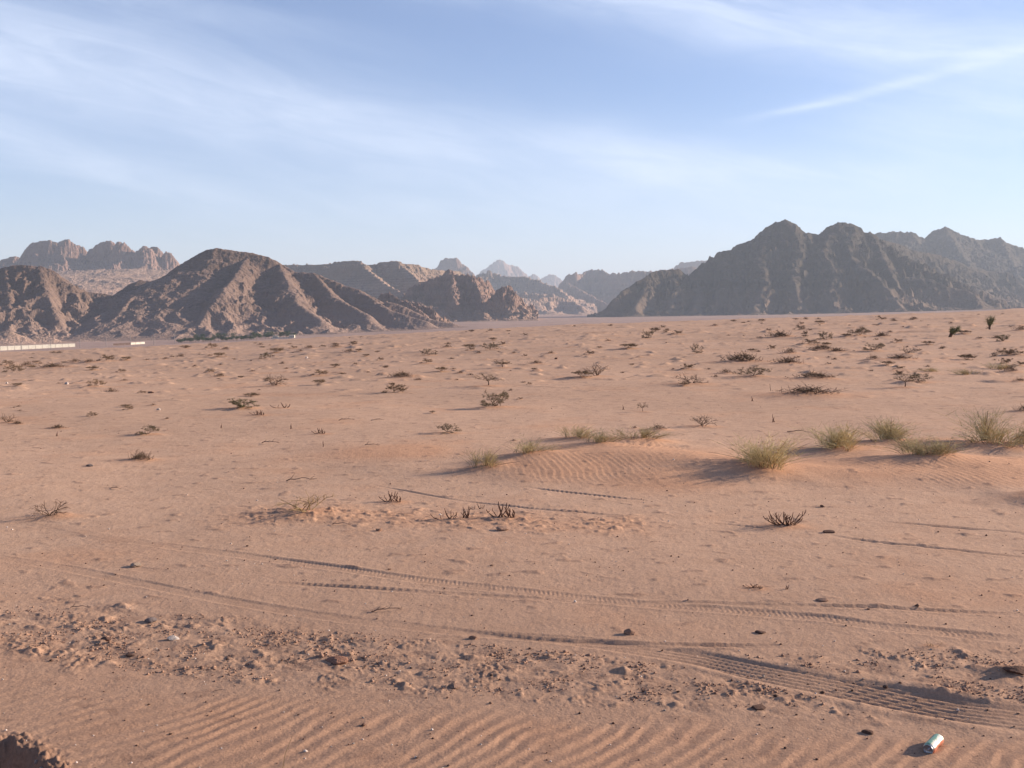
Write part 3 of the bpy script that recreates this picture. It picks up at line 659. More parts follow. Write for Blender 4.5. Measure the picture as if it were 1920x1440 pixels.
mountain('mountain', 'large dark twin-peaked mountain on the right', 1100, 2250, 2300, 4300, [
  [{'k1': 1.5, 'cl': 15, 'k2': 1.25, 'gull': .5},(1135,589,2820),(1145,572,2830),(1155,557,2850),(1167,545,2870),(1177,537,2890),(1190,532,2900),(1205,521,2920),(1220,512,2940),(1235,506,2960),(1255,505,2970),(1270,503,2980),(1276,507,2990),(1285,515,3000),(1294,521,3010)],
  [{'k1': 1.7, 'cl': 30, 'k2': .95, 'gull': .6},(1294,521,3010),(1300,512,3020),(1307,502,3030),(1317,494,3040),(1335,488,3060),(1339,487,3060),(1342,480,3070),(1349,471,3080),(1360,468,3090),(1370,467,3100),(1382,459,3100),(1397,454,3110),(1412,447,3130),(1425,441,3140)],
  [{'k1': 1.3, 'cl': 45, 'k2': .60},(1425,441,3140),(1430,435,3150),(1439,426,3150),(1455,416,3160),(1472,411,3160),(1482,415,3160),(1490,421,3160),(1500,431,3160),(1506,436,3165),(1520,437,3170),(1536,439,3180),(1545,432,3185),(1557,424,3190),(1572,415,3200),(1590,416,3200),(1600,420,3200),(1612,430,3200),(1620,435,3200),(1630,434,3190),(1636,440,3190),(1650,452,3250)],
  [{'k1': 1.4},(1645,450,3250),(1660,452,3450),(1680,456,3550),(1702,465,3600),(1727,472,3650),(1752,477,3700),(1790,487,3750),(1815,500,3800),(1865,510,3850),(1890,511,3850),(1902,522,3850),(1925,540,3850),(2000,548,3850),(2120,560,3850)],
  [{'gull': 1.4, 'k1': 1.5},(1606,428,3190),(1588,458,3060),(1602,490,2920),(1640,515,2800),(1668,545,2700),(1688,576,2610)],
  [{'gull': 1.3, 'k1': 1.5},(1640,445,3180),(1655,478,3020),(1666,500,2920),(1680,528,2830),(1692,556,2760)],
  [{'gull': 1.3},(1562,430,3185),(1542,470,3000),(1568,512,2850),(1556,550,2730),(1572,582,2640)],
  [{'gull': 1.2},(1442,430,3150),(1424,480,3000),(1436,530,2830),(1414,577,2700)],
  [{'gull': 1.2},(1492,424,3160),(1500,470,3010),(1486,520,2850),(1500,570,2700)],
  [{'gull': 1.2},(1349,475,3080),(1368,515,2970),(1346,556,2830)],
  [{'gull': 1.1, 'k2': .7},(1385,462,3100),(1392,500,2990),(1380,545,2860),(1392,580,2740)],
  [{'gull': 1., 'k2': .8},(1215,518,2930),(1205,550,2860),(1190,578,2780)],
  [{'gull': 1., 'k2': .8},(1300,518,3010),(1312,550,2880),(1300,580,2760)],
  [{'gull': 1.2},(1262,508,2980),(1268,540,2890),(1258,576,2790)],
  [{'gull': .9, 'k1': 1.6, 'cl': 40},(1685,522,2880),(1702,517,2880),(1740,522,2860),(1765,532,2840),(1802,542,2820),(1827,550,2800),(1850,573,2780)]], M_dark, k2=.52, cl=45, k1=1.2, gull=.85, gl=80, rough=2.8, seed=20, nx=1000, ny=420, terr=30, tw=.25, rnd_=.24)
mountain('mountain', 'hazy second ridge with one rounded peak behind the dark right mountain', 1580, 2300, 3900, 6200, [
  [{'k1': 1.6, 'cl': 70},(1600,440,4700),(1640,437,4700),(1677,434,4700),(1710,435,4700),(1717,439,4700),(1734,449,4720)],
  [{'k1': 1.5, 'cl': 60},(1734,449,4750),(1742,442,4780),(1755,431,4800),(1764,426,4800),(1772,424,4800),(1782,427,4800),(1795,436,4800),(1820,445,4800),(1830,449,4820),(1847,450,4850),(1857,446,4850),(1875,446,4850),(1887,454,4850),(1907,462,4850),(1925,467,4850),(2050,480,4850),(2200,500,4850)],
  [(1772,427,4800),(1820,500,4300)],[(1878,448,4850),(1910,520,4300)]], M_dark, k2=.42, cl=60, k1=1.2, gull=.7, gl=140, rough=6., seed=21, nx=460, ny=220)

# ------------------------------------------------------------------ plant prototypes (1 unit wide)
M_broom = simple_mat('broom_stems', (.56, .44, .22), (.44, .34, .165), 9, .8, .2, .3)
M_wood = simple_mat('dry_wood', (.15, .095, .062), (.085, .052, .036), 14, .9, .1, .25)
M_stump = simple_mat('dead_stump_wood', (.13, .062, .040), (.07, .035, .025), 10, .9, .1, .2)
M_grey = simple_mat('weathered_branch', (.22, .15, .11), (.13, .085, .062), 12, .9, .1, .2)
M_leaf = simple_mat('dry_leaves', (.25, .19, .115), (.15, .112, .068), 11, .85, .15, .4)
M_green = simple_mat('green_leaves', (.22, .22, .09), (.13, .14, .055), 7, .8, .2, .15)
M_straw = simple_mat('dry_straw', (.40, .27, .13), (.28, .18, .09), 10, .8, .2, .2)
def tuft_mesh(seed, n=420, hgt=.55, dens=1.):
    rnd = random.Random(seed); mb = MB(); wd_ = MB(); lean = rnd.uniform(-.08, .12)
    clumps = [(rnd.gauss(0, .2), rnd.gauss(0, .16), rnd.choice((.4, .55, .75, .9, 1.05))) for _ in range(15)]
    for i in range(int(n*dens)):
        cx, cy, cs = rnd.choice(clumps); bx = cx*.95+rnd.gauss(0, .05); by = cy*.9+rnd.gauss(0, .035)
        a = rnd.uniform(0, 2*math.pi); out_ = abs(rnd.gauss(0, .19))
        H = hgt*cs*rnd.uniform(.55, 1.08)*(1-min(.6, abs(bx)*1.1)); ex = bx*1.75+math.cos(a)*out_*1.35+lean*H*2; ey = by*1.9+math.sin(a)*out_*1.35
        n_ = 4; pts = []
        for k in range(n_+1):
            t = k/n_; s = t**.8
            pts.append((bx+(ex-bx)*t**1.3+rnd.gauss(0, .006)*t, by+(ey-by)*t**1.3+rnd.gauss(0, .006)*t, -.03+(H+.03)*s))
        r0 = rnd.uniform(.0022, .0040); q_ = wd_ if rnd.random() < .07 else mb; r0 *= 1.6 if q_ is wd_ else 1.; q_.stick(pts, [r0, r0*.85, r0*.7, r0*.5, r0*.3])
        for q in range(rnd.choice((2, 4, 6))):
            k = rnd.choice((1, 2, 3)); p = Vector(pts[k]); L = H*rnd.uniform(.2, .42)
            d = Vector((rnd.gauss(0, .9), rnd.gauss(0, .9), rnd.uniform(.3, 1.1))).normalized()
            mb.stick([p, p+d*L*.5, p+d*L+Vector((0, 0, .01))], [r0*.7, r0*.55, r0*.35])
    return mb.build('stems', M_broom), wd_.build('woody_stems', M_wood)
def bush_parts(seed, hgt=.6, leafy=1., depth=4, umbrella=False, open_=1., thick=1.):
    rnd = random.Random(seed); st = MB(); lf = MB()
    def grow(p, d, L, r, lv):
        n = 3; pts = [p]; q = Vector(p)
        for k in range(n):
            d = (d+Vector((rnd.gauss(0, .22), rnd.gauss(0, .22), rnd.gauss(.0, .14)))).normalized(); q = q+d*L/n; q.z = max(q.z, .01); pts.append(tuple(q))
        st.stick(pts, [r, r*.86, r*.72, r*.58], 4 if lv > 2 else 3)
        if lv <= 2 and leafy > 0:
            for _ in range(int((3 if lv else 7)*leafy)):
                t = rnd.random(); a = Vector(pts[rnd.randrange(1, n)]).lerp(q, t); lf.leaf(a+Vector((rnd.gauss(0, .015), rnd.gauss(0, .015), rnd.gauss(0, .012))), rnd.uniform(.014, .032), rnd.uniform(.008, .018), rnd)
        if lv > 0:
            for _ in range(rnd.choice((2, 3, 3))):
                e = (d+Vector((rnd.gauss(0, .62*open_), rnd.gauss(0, .62*open_), rnd.gauss(.08 if not umbrella else .0, .3)))).normalized()
                grow(pts[rnd.choice((2, 3, 3))], e, L*rnd.uniform(.62, .85), r*.6, lv-1)
    if umbrella:
        st.stick([(0, 0, -.04), (.01, 0, .1), (-.01, .01, .2)], [.022, .017, .014], 5)
        for i in range(6):
            a = i*1.05+rnd.uniform(-.3, .3); grow((-.01, .01, .18+.01*i), Vector((math.cos(a), math.sin(a), .45)).normalized(), .2, .011, depth-1)
    else:
        for i in range(7):
            a = i*.9+rnd.uniform(-.4, .4); e = rnd.uniform(.25, 1.5)
            grow((rnd.gauss(0, .03), rnd.gauss(0, .03), -.03), Vector((math.cos(a), math.sin(a), e)).normalized(), .2*(hgt/.6)**.4, .012*thick, depth-1)
    V = np.array(st.v); w_ = np.percentile(np.abs(V[:, 0]), 97)*2; hz = np.percentile(V[:, 2], 98); sc_ = (1/w_, 1/w_, hgt/hz)
    for m in (st, lf): m.v = [(v[0]*sc_[0], v[1]*sc_[1], v[2]*sc_[2]) for v in m.v]
    return st, lf
def low_heap(seed, hgt=.3, n=170):
    rnd = random.Random(seed); st = MB(); lf = MB()
    for i in range(n):
        x = rnd.gauss(0, .2); y = rnd.gauss(0, .15); e = math.exp(-(x/.3)**2-(y/.25)**2); a = rnd.uniform(0, 6.28); L = rnd.uniform(.06, .22)
        z = -.02+rnd.random()*hgt*.5*e; d = Vector((math.cos(a), math.sin(a), rnd.uniform(.0, 1.1)*(hgt/.3)))
        p = Vector((x, y, z)); q = p+d*L*.5+Vector((rnd.gauss(0, .02), rnd.gauss(0, .02), 0)); r_ = p+d*L
        st.stick([p, q, r_], [.006, .0045, .0025])
        for _ in range(3):
            lf.leaf(p.lerp(r_, rnd.random())+Vector((rnd.gauss(0, .015), rnd.gauss(0, .015), rnd.gauss(0, .01))), rnd.uniform(.018, .04), rnd.uniform(.01, .02), rnd)
    return st, lf
def stump_mesh(seed, n=11, hgt=.45, r=.02, mat=None, root=.28):
    rnd = random.Random(seed); mb = MB()
    for i in range(n):
        a = rnd.uniform(0, 6.28); out_ = rnd.uniform(.08, .45); H = hgt*rnd.uniform(.45, 1.05); bx = rnd.uniform(-root, root)
        ex = bx*1.2+math.cos(a)*out_*(1.25 if root > .2 else 1.1); ey = math.sin(a)*out_*.8; pts = []
        for k in range(5):
            t = k/4; pts.append((bx+(ex-bx)*math.sin(t*1.5)+rnd.gauss(0, .012), ey*math.sin(t*1.5)+rnd.gauss(0, .012), -.05+(H+.05)*t**1.25))
        rr = r*rnd.uniform(.7, 1.2); mb.stick(pts, [rr*1.3, rr, rr*.85, rr*.7, rr*.45], 5)
        if rnd.random() < .7:
            k = rnd.choice((2, 3)); p = Vector(pts[k]); d = Vector((rnd.gauss(0, .6), rnd.gauss(0, .4), rnd.uniform(.3, .9))).normalized()*H*rnd.uniform(.25, .45)
            mb.stick([p, p+d*.6, p+d], [rr*.7, rr*.5, rr*.3], 4)
    return mb.build('twigs', mat or M_stump, None, False)
def branch_mesh(seed, hgt=.15):
    rnd = random.Random(seed); mb = MB(); pts = []; y = 0
    for k in range(8):
        t = k/7; y += rnd.gauss(0, .03); pts.append((-.5+t, y, .012+hgt*max(0, math.sin(t*math.pi*.9+rnd.gauss(0, .3)))*.6))
    mb.stick(pts, [.022, .021, .019, .017, .015, .012, .009, .006], 5)
    for _ in range(6):
        k = rnd.randrange(1, 7); p = Vector(pts[k]); d = Vector((rnd.uniform(.2, 1), rnd.gauss(0, .9), rnd.uniform(.05, .5))).normalized()*rnd.uniform(.12, .28)
        q = p+d*.5+Vector((rnd.gauss(0, .02), rnd.gauss(0, .02), 0)); e = p+d; e.z = max(e.z, .01)
        mb.stick([p, q, e], [.011, .008, .004], 4)
    return mb.build('branch', M_grey)
HOLD = []          # prototypes are built once and removed from the scene at the end
def proto(*objs):
    for o in objs: HOLD.append(o)
    return objs
P_T = [proto(*tuft_mesh(100+i, 300, .5+.03*i, 1.) ) for i in range(4)]
P_Ts = [proto(*tuft_mesh(120+i, 150, .42, 1.)) for i in range(2)]
M_fleaf = simple_mat('dull_brown_leaves', (.27, .185, .115), (.17, .115, .072), 11, .9, .05, .4)
def two(stlf, lm=M_leaf): s, l = stlf; return proto(s.build('stems', M_wood), l.build('foliage', lm))
P_B = [two(bush_parts(200+i, .6, 2.6, 4, thick=.65)) for i in range(4)]
P_Bu = two(bush_parts(231, .6, .9, 4, True), M_leaf)
P_Bo = [two(bush_parts(240+i, .5, .25, 4, open_=1.1)) for i in range(2)]
P_Bg = two(bush_parts(250, .45, 2.0, 4), simple_mat('olive_leaves', (.17, .15, .07), (.10, .09, .045), 11))
P_L = [two(low_heap(300+i, .3), M_fleaf) for i in range(3)]
P_R = [proto(bush_parts(260+i, .5, 0, 4, open_=.9)[0].build('stems', M_straw if i else M_wood)) for i in range(2)]
P_S = [proto(stump_mesh(400+i, n, .45, .02)) for i, n in enumerate((12, 8, 6))]
P_Sfan = proto(stump_mesh(411, 26, .5, .014, None, .12)); P_S1 = proto(stump_mesh(412, 1, .9, .09)); P_S2 = proto(stump_mesh(413, 3, .7, .05)); P_Sy = proto(stump_mesh(415, 7, .4, .014, M_straw))
P_F = [proto(branch_mesh(500+i)) for i in range(3)]
P_far = [two(low_heap(330+i, .38, 120), M_fleaf) for i in range(2)] + [two(bush_parts(270+i, .5, 2.6, 4, thick=.5), M_fleaf) for i in range(2)]
def plant(name, parts, X, Y, width, height, rz, label, cat, group=None, zoff=0., natural=.5):
    z = float(ground(np.array([X]), np.array([Y]))[0])+zoff
    e = empty(name, (X, Y, z), rz, (width, width, height/natural)); tag(e, label, cat, group)
    if len(parts) == 1:
        o = parts[0].copy(); C.objects.link(o); o.name = parts[0].name.split('.')[0]; o.parent = e
    else:
        for p in parts:
            o = p.copy(); C.objects.link(o); o.parent = e; o.name = p.name.split('.')[0]
    return e
def nat(parts): return max(v[2] for p in parts for v in p.bound_box)
cnt = {}
for (px, py, wd, hg, k, lb) in KEY:
    X, Y = hit(px, py); m = Y/FPX; i = cnt.get(k, 0); cnt[k] = i+1; rz = 0
    if k == 'T': pr = P_T[i % 4] if wd > 55 and py > 800 and px > 1300 else P_Ts[i % 2]; nm, cat = 'broom_shrub', 'shrub'; rz = random.uniform(0, 6.28)
    elif k == 'B':
        pr = P_B[i % 4]; nm, cat = 'desert_bush', 'bush'; rz = random.uniform(0, 6.28)
        if 'umbrella' in lb or 'tree leaning' in lb or 'sapling' in lb: pr = P_Bu
        elif 'open' in lb or 'bare' in lb or 'thin' in lb or 'forked' in lb: pr = P_Bo[i % 2]
        elif 'green' in lb: pr = P_Bg
    elif k == 'L': pr = P_L[i % 3]; nm, cat = 'low_bush', 'bush'; rz = random.choice((0, math.pi))+random.uniform(-.3, .3)
    elif k == 'R': pr = P_R[i % 2]; nm, cat = 'dry_bush', 'bush'
    elif k == 'S':
        pr = P_S[i % 3]; nm, cat = 'dead_stump', 'plant stump'
        if 'fan' in lb: pr = P_Sfan
        elif 'single' in lb: pr = P_S1; wd = hg*1.0
        elif wd < 14: pr = P_S2
        elif 'straw' in lb: pr = P_Sy
    else: pr = P_F[i % 3]; nm, cat = 'fallen_branch', 'branch'; rz = random.uniform(-.5, .5)
    H = hg*m*1.12; W_ = wd*m*(1.42 if k == 'T' else 1.45 if k == 'S' and wd > 14 else 1.22)
    if k == 'F': H = W_*.15*nat(pr)/.15; plant(nm, pr, X, Y, W_, nat(pr)*W_, rz, lb, cat, None, .004, nat(pr)); continue
    plant(nm, pr, X, Y, W_, H, rz, lb, cat, None, 0., nat(pr))
def zone(px, py):
    z = 'below the white wall' if px < 330 else 'below the big hill' if px < 700 else 'below the valley opening' if px < 1130 else 'below the mountain\'s left half' if px < 1500 else 'below the mountain\'s right half'
    return z
def far_label(px, py):
    b = 'farthest sand' if py < 650 else 'far plain' if py < 700 else 'middle plain'
    return 'small dry bush on the %s %s' % (b, zone(px, py)), 'small bushes on the %s %s' % (b, zone(px, py))
for i, (px, py, wd) in enumerate(FAR):
    X, Y = hit(px, py); pr = P_far[i % 4]; lb, gr = far_label(px, py); W_ = 1.0*wd*Y/FPX
    plant('small_bush', pr, X, Y, W_, W_*random.uniform(.3, .45), random.uniform(-.4, .4), lb, 'bush', gr, 0, nat(pr))
rs = random.Random(5); n_ = 0
while n_ < 190:
    px = rs.uniform(-60, 1980); e = float(np.interp(px, *EDGE)); t = rs.random()
    py = e+4+t**1.7*125
    if rs.random() > (.45+.55*sst(px, 900, 1700)) : continue
    if float(fbm(np.array([px/140.]), np.array([py/22.]), 3, 77)[0]) < .02: continue
    X, Y = hit(px, py); n_ += 1
    wd = rs.choice((4, 5, 6, 8, 9, 14))*rs.uniform(.8, 1.2)*(1+.8*t)*(1.4 if rs.random() < .15 else 1)
    pr = P_far[rs.randrange(4)]; lb, gr = far_label(px, py); W_ = wd*Y/FPX
    plant('small_bush', pr, X, Y, W_, W_*rs.uniform(.28, .55), rs.uniform(-.4, .4), lb, 'bush', gr, 0, nat(pr))
# two small trees
def tree_at(px, py, wd, hg, lb, lean, seed):
    X, Y = hit(px, py); z = float(ground(np.array([X]), np.array([Y]))[0]); m = Y/FPX; H = hg*m; W_ = wd*m
    e = empty('desert_tree', (X, Y, z)); tag(e, lb, 'tree'); rnd = random.Random(seed); st = MB(); lf = MB()
    top = Vector((lean*W_*.5, 0, H*.8))
    for k in range(9):
        a = rnd.uniform(0, 6.28); tip = Vector((top.x+math.cos(a)*W_*.38, math.sin(a)*W_*.38, H*rnd.uniform(.55, .98)))
        mid = Vector((top.x*.35+math.cos(a)*W_*.1, math.sin(a)*W_*.1, H*rnd.uniform(.3, .45))); b0 = Vector((rnd.gauss(0, .05), rnd.gauss(0, .05), -.1))
        st.stick([b0, b0.lerp(mid, .5), mid, mid.lerp(tip, .6), tip], [.06, .05, .04, .025, .01], 5)
        for _ in range(170):
            t = rnd.uniform(.0, 1.); p = mid.lerp(tip, t)+Vector((rnd.gauss(0, .16), rnd.gauss(0, .16), rnd.gauss(0, .16)))*W_*.6; lf.leaf(p, rnd.uniform(.05, .11), rnd.uniform(.02, .05), rnd)
    st.build('trunk', M_wood, e); lf.build('crown', M_green, e)
tree_at(*TREES[0], .1, 1); tree_at(*TREES[1], 1.1, 2)

# ------------------------------------------------------------------ stones
RC = {'pale': ((.50, .36, .26), (.40, .28, .20)), 'white': ((.68, .58, .50), (.52, .42, .36)), 'grey': ((.27, .21, .19), (.20, .15, .13)), 'brown': ((.19, .105, .075), (.13, .075, .055)), 'red': ((.36, .18, .115), (.28, .145, .095)), 'tan': ((.42, .25, .17), (.34, .20, .14))}
MR = {k: simple_mat(k+'_stone', *v, 9., .9, .1, .2, .02) for k, v in RC.items()}
import bmesh
def rock_mesh(name, seed, mat, flat=.6, sub=3):
    bm = bmesh.new(); bmesh.ops.create_icosphere(bm, subdivisions=sub, radius=.5); rnd = random.Random(seed)
    pl = [(Vector((rnd.gauss(0, 1), rnd.gauss(0, 1), rnd.gauss(0, .8))).normalized(), rnd.uniform(.24, .42)) for _ in range(9)]
    for v in bm.verts:
        for n, d in pl:
            q = v.co.dot(n)
            if q > d: v.co -= n*(q-d)*.92
        c = v.co*4; v.co *= 1+.12*float(pn(c.x+seed, c.y+c.z*1.7, seed)); v.co.z *= flat
    me = bpy.data.meshes.new(name); bm.to_mesh(me); bm.free(); me.materials.append(mat)
    return me
for i, (px, py, wd, hg, k, lb) in enumerate(ROCKS):
    X, Y = hit(px, py); z = float(ground(np.array([X]), np.array([Y]))[0]); m = Y/FPX
    o = bpy.data.objects.new('stone', rock_mesh('stone', 700+i, MR[k])); C.objects.link(o)
    W_ = wd*m; H = max(hg*m*.9, W_*.25); o.scale = (W_, W_*.8, H/.5); o.location = (X, Y, z+H*.22); o.rotation_euler = (0, 0, random.uniform(-.4, .4)); tag(o, lb, 'stone')
small = {k: [rock_mesh('small_stone', 900+j+10*q, MR[k], .6, 2) for j in range(3)] for q, k in enumerate(('white', 'brown', 'tan'))}
rs = random.Random(21)
for i in range(150):
    if i < 90: px = rs.uniform(0, 1920); t = rs.random(); py = np.interp(px, [0, 400, 900, 1500, 1920], [1150, 1170, 1215, 1245, 1240])+t*np.interp(px, [0, 500, 1920], [70, 110, 105])
    else: px = rs.uniform(0, 1920); py = rs.uniform(880, 1430)
    X, Y = hit(px, py); z = float(ground(np.array([X]), np.array([Y]))[0]); k = rs.choices(('white', 'brown', 'tan'), (.38, .37, .25))[0]
    s = rs.uniform(.010, .024)*(1.7 if k != 'white' and rs.random() < .25 else 1)
    o = bpy.data.objects.new('small_stone', rs.choice(small[k])); C.objects.link(o); o.location = (X, Y, z+s*.15); o.rotation_euler = (0, 0, rs.uniform(0, 6)); o.scale = (s, s, s)
    wh = 'in the stony strip' if i < 90 else 'on the open foreground sand'
    tag(o, 'tiny %s stone lying loose %s' % ({'white': 'white', 'brown': 'dark brown', 'tan': 'tan'}[k], wh), 'stone', '%s stones %s' % (k, wh))
# gravel and soil crumbs nobody could count
def crumbs(name, n, mat, size, seed, fn):
    rg = np.random.default_rng(seed); P = fn(rg, n); z = ground(P[:, 0], P[:, 1]); n = len(P)
    o6 = np.array([[1, 0, 0], [-1, 0, 0], [0, 1, 0], [0, -1, 0], [0, 0, .8], [0, 0, -.6]]); s = size*np.exp(rg.normal(0, .45, n))
    off = o6[None]*s[:, None, None]*rg.uniform(.6, 1.3, (n, 6, 1)); a = rg.uniform(0, 6.28, n); ca, sa = np.cos(a)[:, None], np.sin(a)[:, None]
    x = off[..., 0]*ca-off[..., 1]*sa; y = off[..., 0]*sa+off[..., 1]*ca
    V = np.stack([P[:, 0:1]+x, P[:, 1:2]+y, (z+s*.25)[:, None]+off[..., 2]], -1).reshape(-1, 3)
    f8 = np.array([[0, 2, 4], [2, 1, 4], [1, 3, 4], [3, 0, 4], [2, 0, 5], [1, 2, 5], [3, 1, 5], [0, 3, 5]])
    F = (f8[None]+6*np.arange(n)[:, None, None]).reshape(-1, 3); return mesh_obj(name, V, F, mat)
def in_band(rg, n):
    px = rg.uniform(-100, 2020, n*3); t = rg.beta(1.6, 1.8, n*3)
    y1 = np.interp(px, [0, 400, 900, 1500, 1920], [1132, 1150, 1196, 1228, 1215]); y2 = np.interp(px, [0, 400, 900, 1500, 1920], [1240, 1285, 1315, 1345, 1362]); py = y1+(y2-y1)*t
    Y = HC*FPX/(py-HZ)/1.0; Y = Y*.985; X = (px-960)/FPX*Y*1.03
    k = (fbm(X/.42, Y/.42, 3, 83) > rg.uniform(-.1, .6, n*3)); d = dist_path(X, Y, WIDE)[0] > .25
    return np.stack([X, Y], -1)[k & d][:n]
def all_over(rg, n):
    r = np.exp(rg.uniform(math.log(4.6), math.log(40), n)); a = rg.uniform(-R(30), R(30), n); return np.stack([r*np.sin(a), r*np.cos(a)], -1)
tag(crumbs('soil_crumbs', 2600, MR['brown'], .0052, 3, in_band), 'dark crumbs of soil and grit in the stony strip', 'gravel', None, 'stuff')
tag(crumbs('tan_crumbs', 6000, MR['tan'], .0060, 6, in_band), 'sand-coloured crumbs in the stony strip', 'gravel', None, 'stuff')
tag(crumbs('gravel', 1700, MR['brown'], .0055, 4, all_over), 'fine dark gravel strewn over the sand', 'gravel', None, 'stuff')
tag(crumbs('pale_grit', 900, MR['white'], .0050, 5, all_over), 'fine pale grit strewn over the sand', 'gravel', None, 'stuff')

# ------------------------------------------------------------------ drink can
def lathe(name, prof, mat, parent=None, n=40, dent=None, attrs=None):
    V = []; A = []
    for (r, z) in prof:
        for k in range(n):
            t = 2*math.pi*k/n; x, y = r*math.cos(t), r*math.sin(t)
            if dent: x, y, z2 = dent(x, y, z)
            else: z2 = z
            V.append((x, y, z2)); A.append(k/n)
    F = grid_faces(len(prof), n, True); return mesh_obj(name, V, F, mat, parent, True)
def dent(x, y, z):
    d = math.exp(-((z-.062)/.018)**2)*max(0, (math.atan2(y, x) > .3)*1.)*math.exp(-((math.atan2(y, x)-1.6)/.75)**2)
    k = 1-.30*d; return x*k, y*k, z
mC, tC, bC = material('printed_can', .32, .5); bC.inputs['Metallic'].default_value = .2
tcC = tC.new('ShaderNodeTexCoord'); sC = tC.new('ShaderNodeSeparateXYZ'); tC.l.new(tcC.outputs['Object'], sC.inputs[0])
ang = tC.m('ADD', tC.m('MULTIPLY', tC.m('ARCTAN2', sC.outputs[1], sC.outputs[0]), -1.), tC.m('MULTIPLY', tC.m('SUBTRACT', tC.noise(tcC.outputs['Object'], 38., 3), .5), .9))
cc = tC.mix(tC.ramp(ang, -.55, -.35), (.58, .20, .12, 1), (.80, .76, .60, 1)); cc = tC.mix(tC.ramp(ang, .42, .62), cc, (.22, .38, .24, 1)); cc = tC.mix(tC.ramp(ang, 1.5, 1.7), cc, (.42, .41, .35, 1))
cc = tC.mix(tC.m('MULTIPLY', tC.ramp(tC.noise(tcC.outputs['Object'], 90., 4), .56, .62), .55), cc, (.45, .27, .13, 1)); tC.l.new(cc, bC.inputs['Base Color'])
mL, tL, bL = material('bare_aluminium', .35, .5); bL.inputs['Metallic'].default_value = .9
tcl = tL.new('ShaderNodeTexCoord'); tL.l.new(tL.mix(tL.noise(tcl.outputs['Object'], 60., 3), (.52, .52, .55, 1), (.36, .35, .36, 1)), bL.inputs['Base Color'])
X, Y = hit(1750, 1402); z = float(ground(np.array([X]), np.array([Y]))[0])
can = empty('drink_can', (X, Y, z+.026)); tag(can, 'crushed green, white and red drink can lying on the sand at lower right', 'can')
can.rotation_mode = 'QUATERNION'; can.scale = (1.06, 1.06, 1.6)
axis = Vector((.66, .75, .03)).normalized()                # from the open end towards the far end
side = Vector((.55, -.5, .8)); side = (side-axis*side.dot(axis)).normalized()
from mathutils import Matrix
yv = axis.cross(side); can.rotation_quaternion = Matrix((side, yv, axis)).transposed().to_quaternion()
zs_ = [.004, .0065, .012, .02, .03, .04, .048, .054, .06, .066, .072, .08, .09, .098, .104, .110]
body = lathe('body', [(.0265, z_-.0575) if z_ < .005 else ((.0295 if z_ < .007 else (.0325 if z_ < .012 else .033)) if z_ < .105 else .0315, z_-.0575) for z_ in zs_], mC, can, 40, lambda x, y, z_: (lambda r: (r[0], r[1], z_))(dent(x, y, z_+.0575)))
lid = lathe('lid', [(.0265, -.0535), (.0275, -.056), (.0270, -.0575), (.0258, -.0570), (.0250, -.0525), (.0225, -.0515), (.0, -.0515)], mL, can)
tb = MB(); tb.stick([(-.004, 0, -.0535), (.006, 0, -.0535), (.013, 0, -.0532)], [.005, .006, .003], 8); tb.build('tab', mL, can, True)
base_ = lathe('base', [(.0315, .0525), (.027, .0565), (.024, .0575), (.0225, .0560), (.015, .0520), (0, .0500)], mL, can)

# dry grass stalk at the bottom of the picture
p0 = Vector(world_at(522, 1462, 5.1)); gz = float(ground(np.array([p0.x]), np.array([p0.y]))[0]); st = MB()
top = Vector(world_at(549, 1378, 5.15)); st.stick([(0, 0, -.02), (.012, 0, (top.z-gz)*.35), (.036, .01, (top.z-gz)*.75), (top.x-p0.x, .04, top.z-gz)], [.0022, .002, .0016, .0008], 5)
st.stick([(0, 0, -.02), (.002, .01, .05), (.03, .02, .085)], [.0016, .0012, .0005], 4)
o = st.build('grass_stalk', M_straw); o.location = (p0.x, p0.y, gz); tag(o, 'single dry yellow grass stalk at the bottom edge of the photo', 'grass stalk')

# ------------------------------------------------------------------ walls, farm, poles
M_white = simple_mat('whitewashed_wall', (.60, .55, .46), (.50, .45, .37), .5, .9, .1)
M_post = simple_mat('wall_post', (.34, .29, .23), (.26, .22, .18), .5, .9, .1)
M_brown = simple_mat('brown_wall', (.17, .10, .075), (.13, .08, .06), .5)
M_glass = simple_mat('dark_opening', (.04, .035, .035), (.03, .03, .03), 3, .3, .4)
M_pole = simple_mat('pole_wood', (.30, .25, .23), (.24, .20, .18), 1)
def floor_at(px, py, Y):
    "point on the valley floor seen at px"
    X = (px-960)/1875*Y; return X, Y, float(base_z(np.array([X]), np.array([Y]))[0])
def wall(name, label, ax, aY, bx, bY, h, mat, nseg):
    a = Vector(floor_at(ax, 0, aY)); b = Vector(floor_at(bx, 0, bY)); e = empty(name, a); tag(e, label, 'wall')
    d = b-a; L = Vector((d.x, d.y, 0)).length; e.rotation_euler = (0, 0, math.atan2(d.y, d.x)); dz = d.z
    pn_ = MB(); ps = MB(); cp = MB()
    for i in range(nseg):
        x0, x1 = L*i/nseg, L*(i+1)/nseg; zz = dz*(i+.5)/nseg; pn_.box(x0+.18, x1-.18, -.12, .12, zz-1.5, zz+h)
        cp.box(x0+.18, x1-.18, -.17, .17, zz+h+.003, zz+h+.15)
    pn_.build('panel', mat, e)
    for i in range(nseg+1):
        p = MB(); zz = dz*i/nseg; p.box(L*i/nseg-.178, L*i/nseg+.178, -.2, .2, zz-1.5, zz+h+.35); p.build('post', M_post, e)
    cp.build('coping', mat, e)
    return e
wall('boundary_wall', 'long cream-white boundary wall at the left edge of the plain', -160, 1030, 139, 1155, 3.7, M_white, 22)
wall('boundary_wall', 'short dark brown wall joined to a white one, below the left hills', 210, 1165, 243, 1180, 2.2, M_brown, 3)
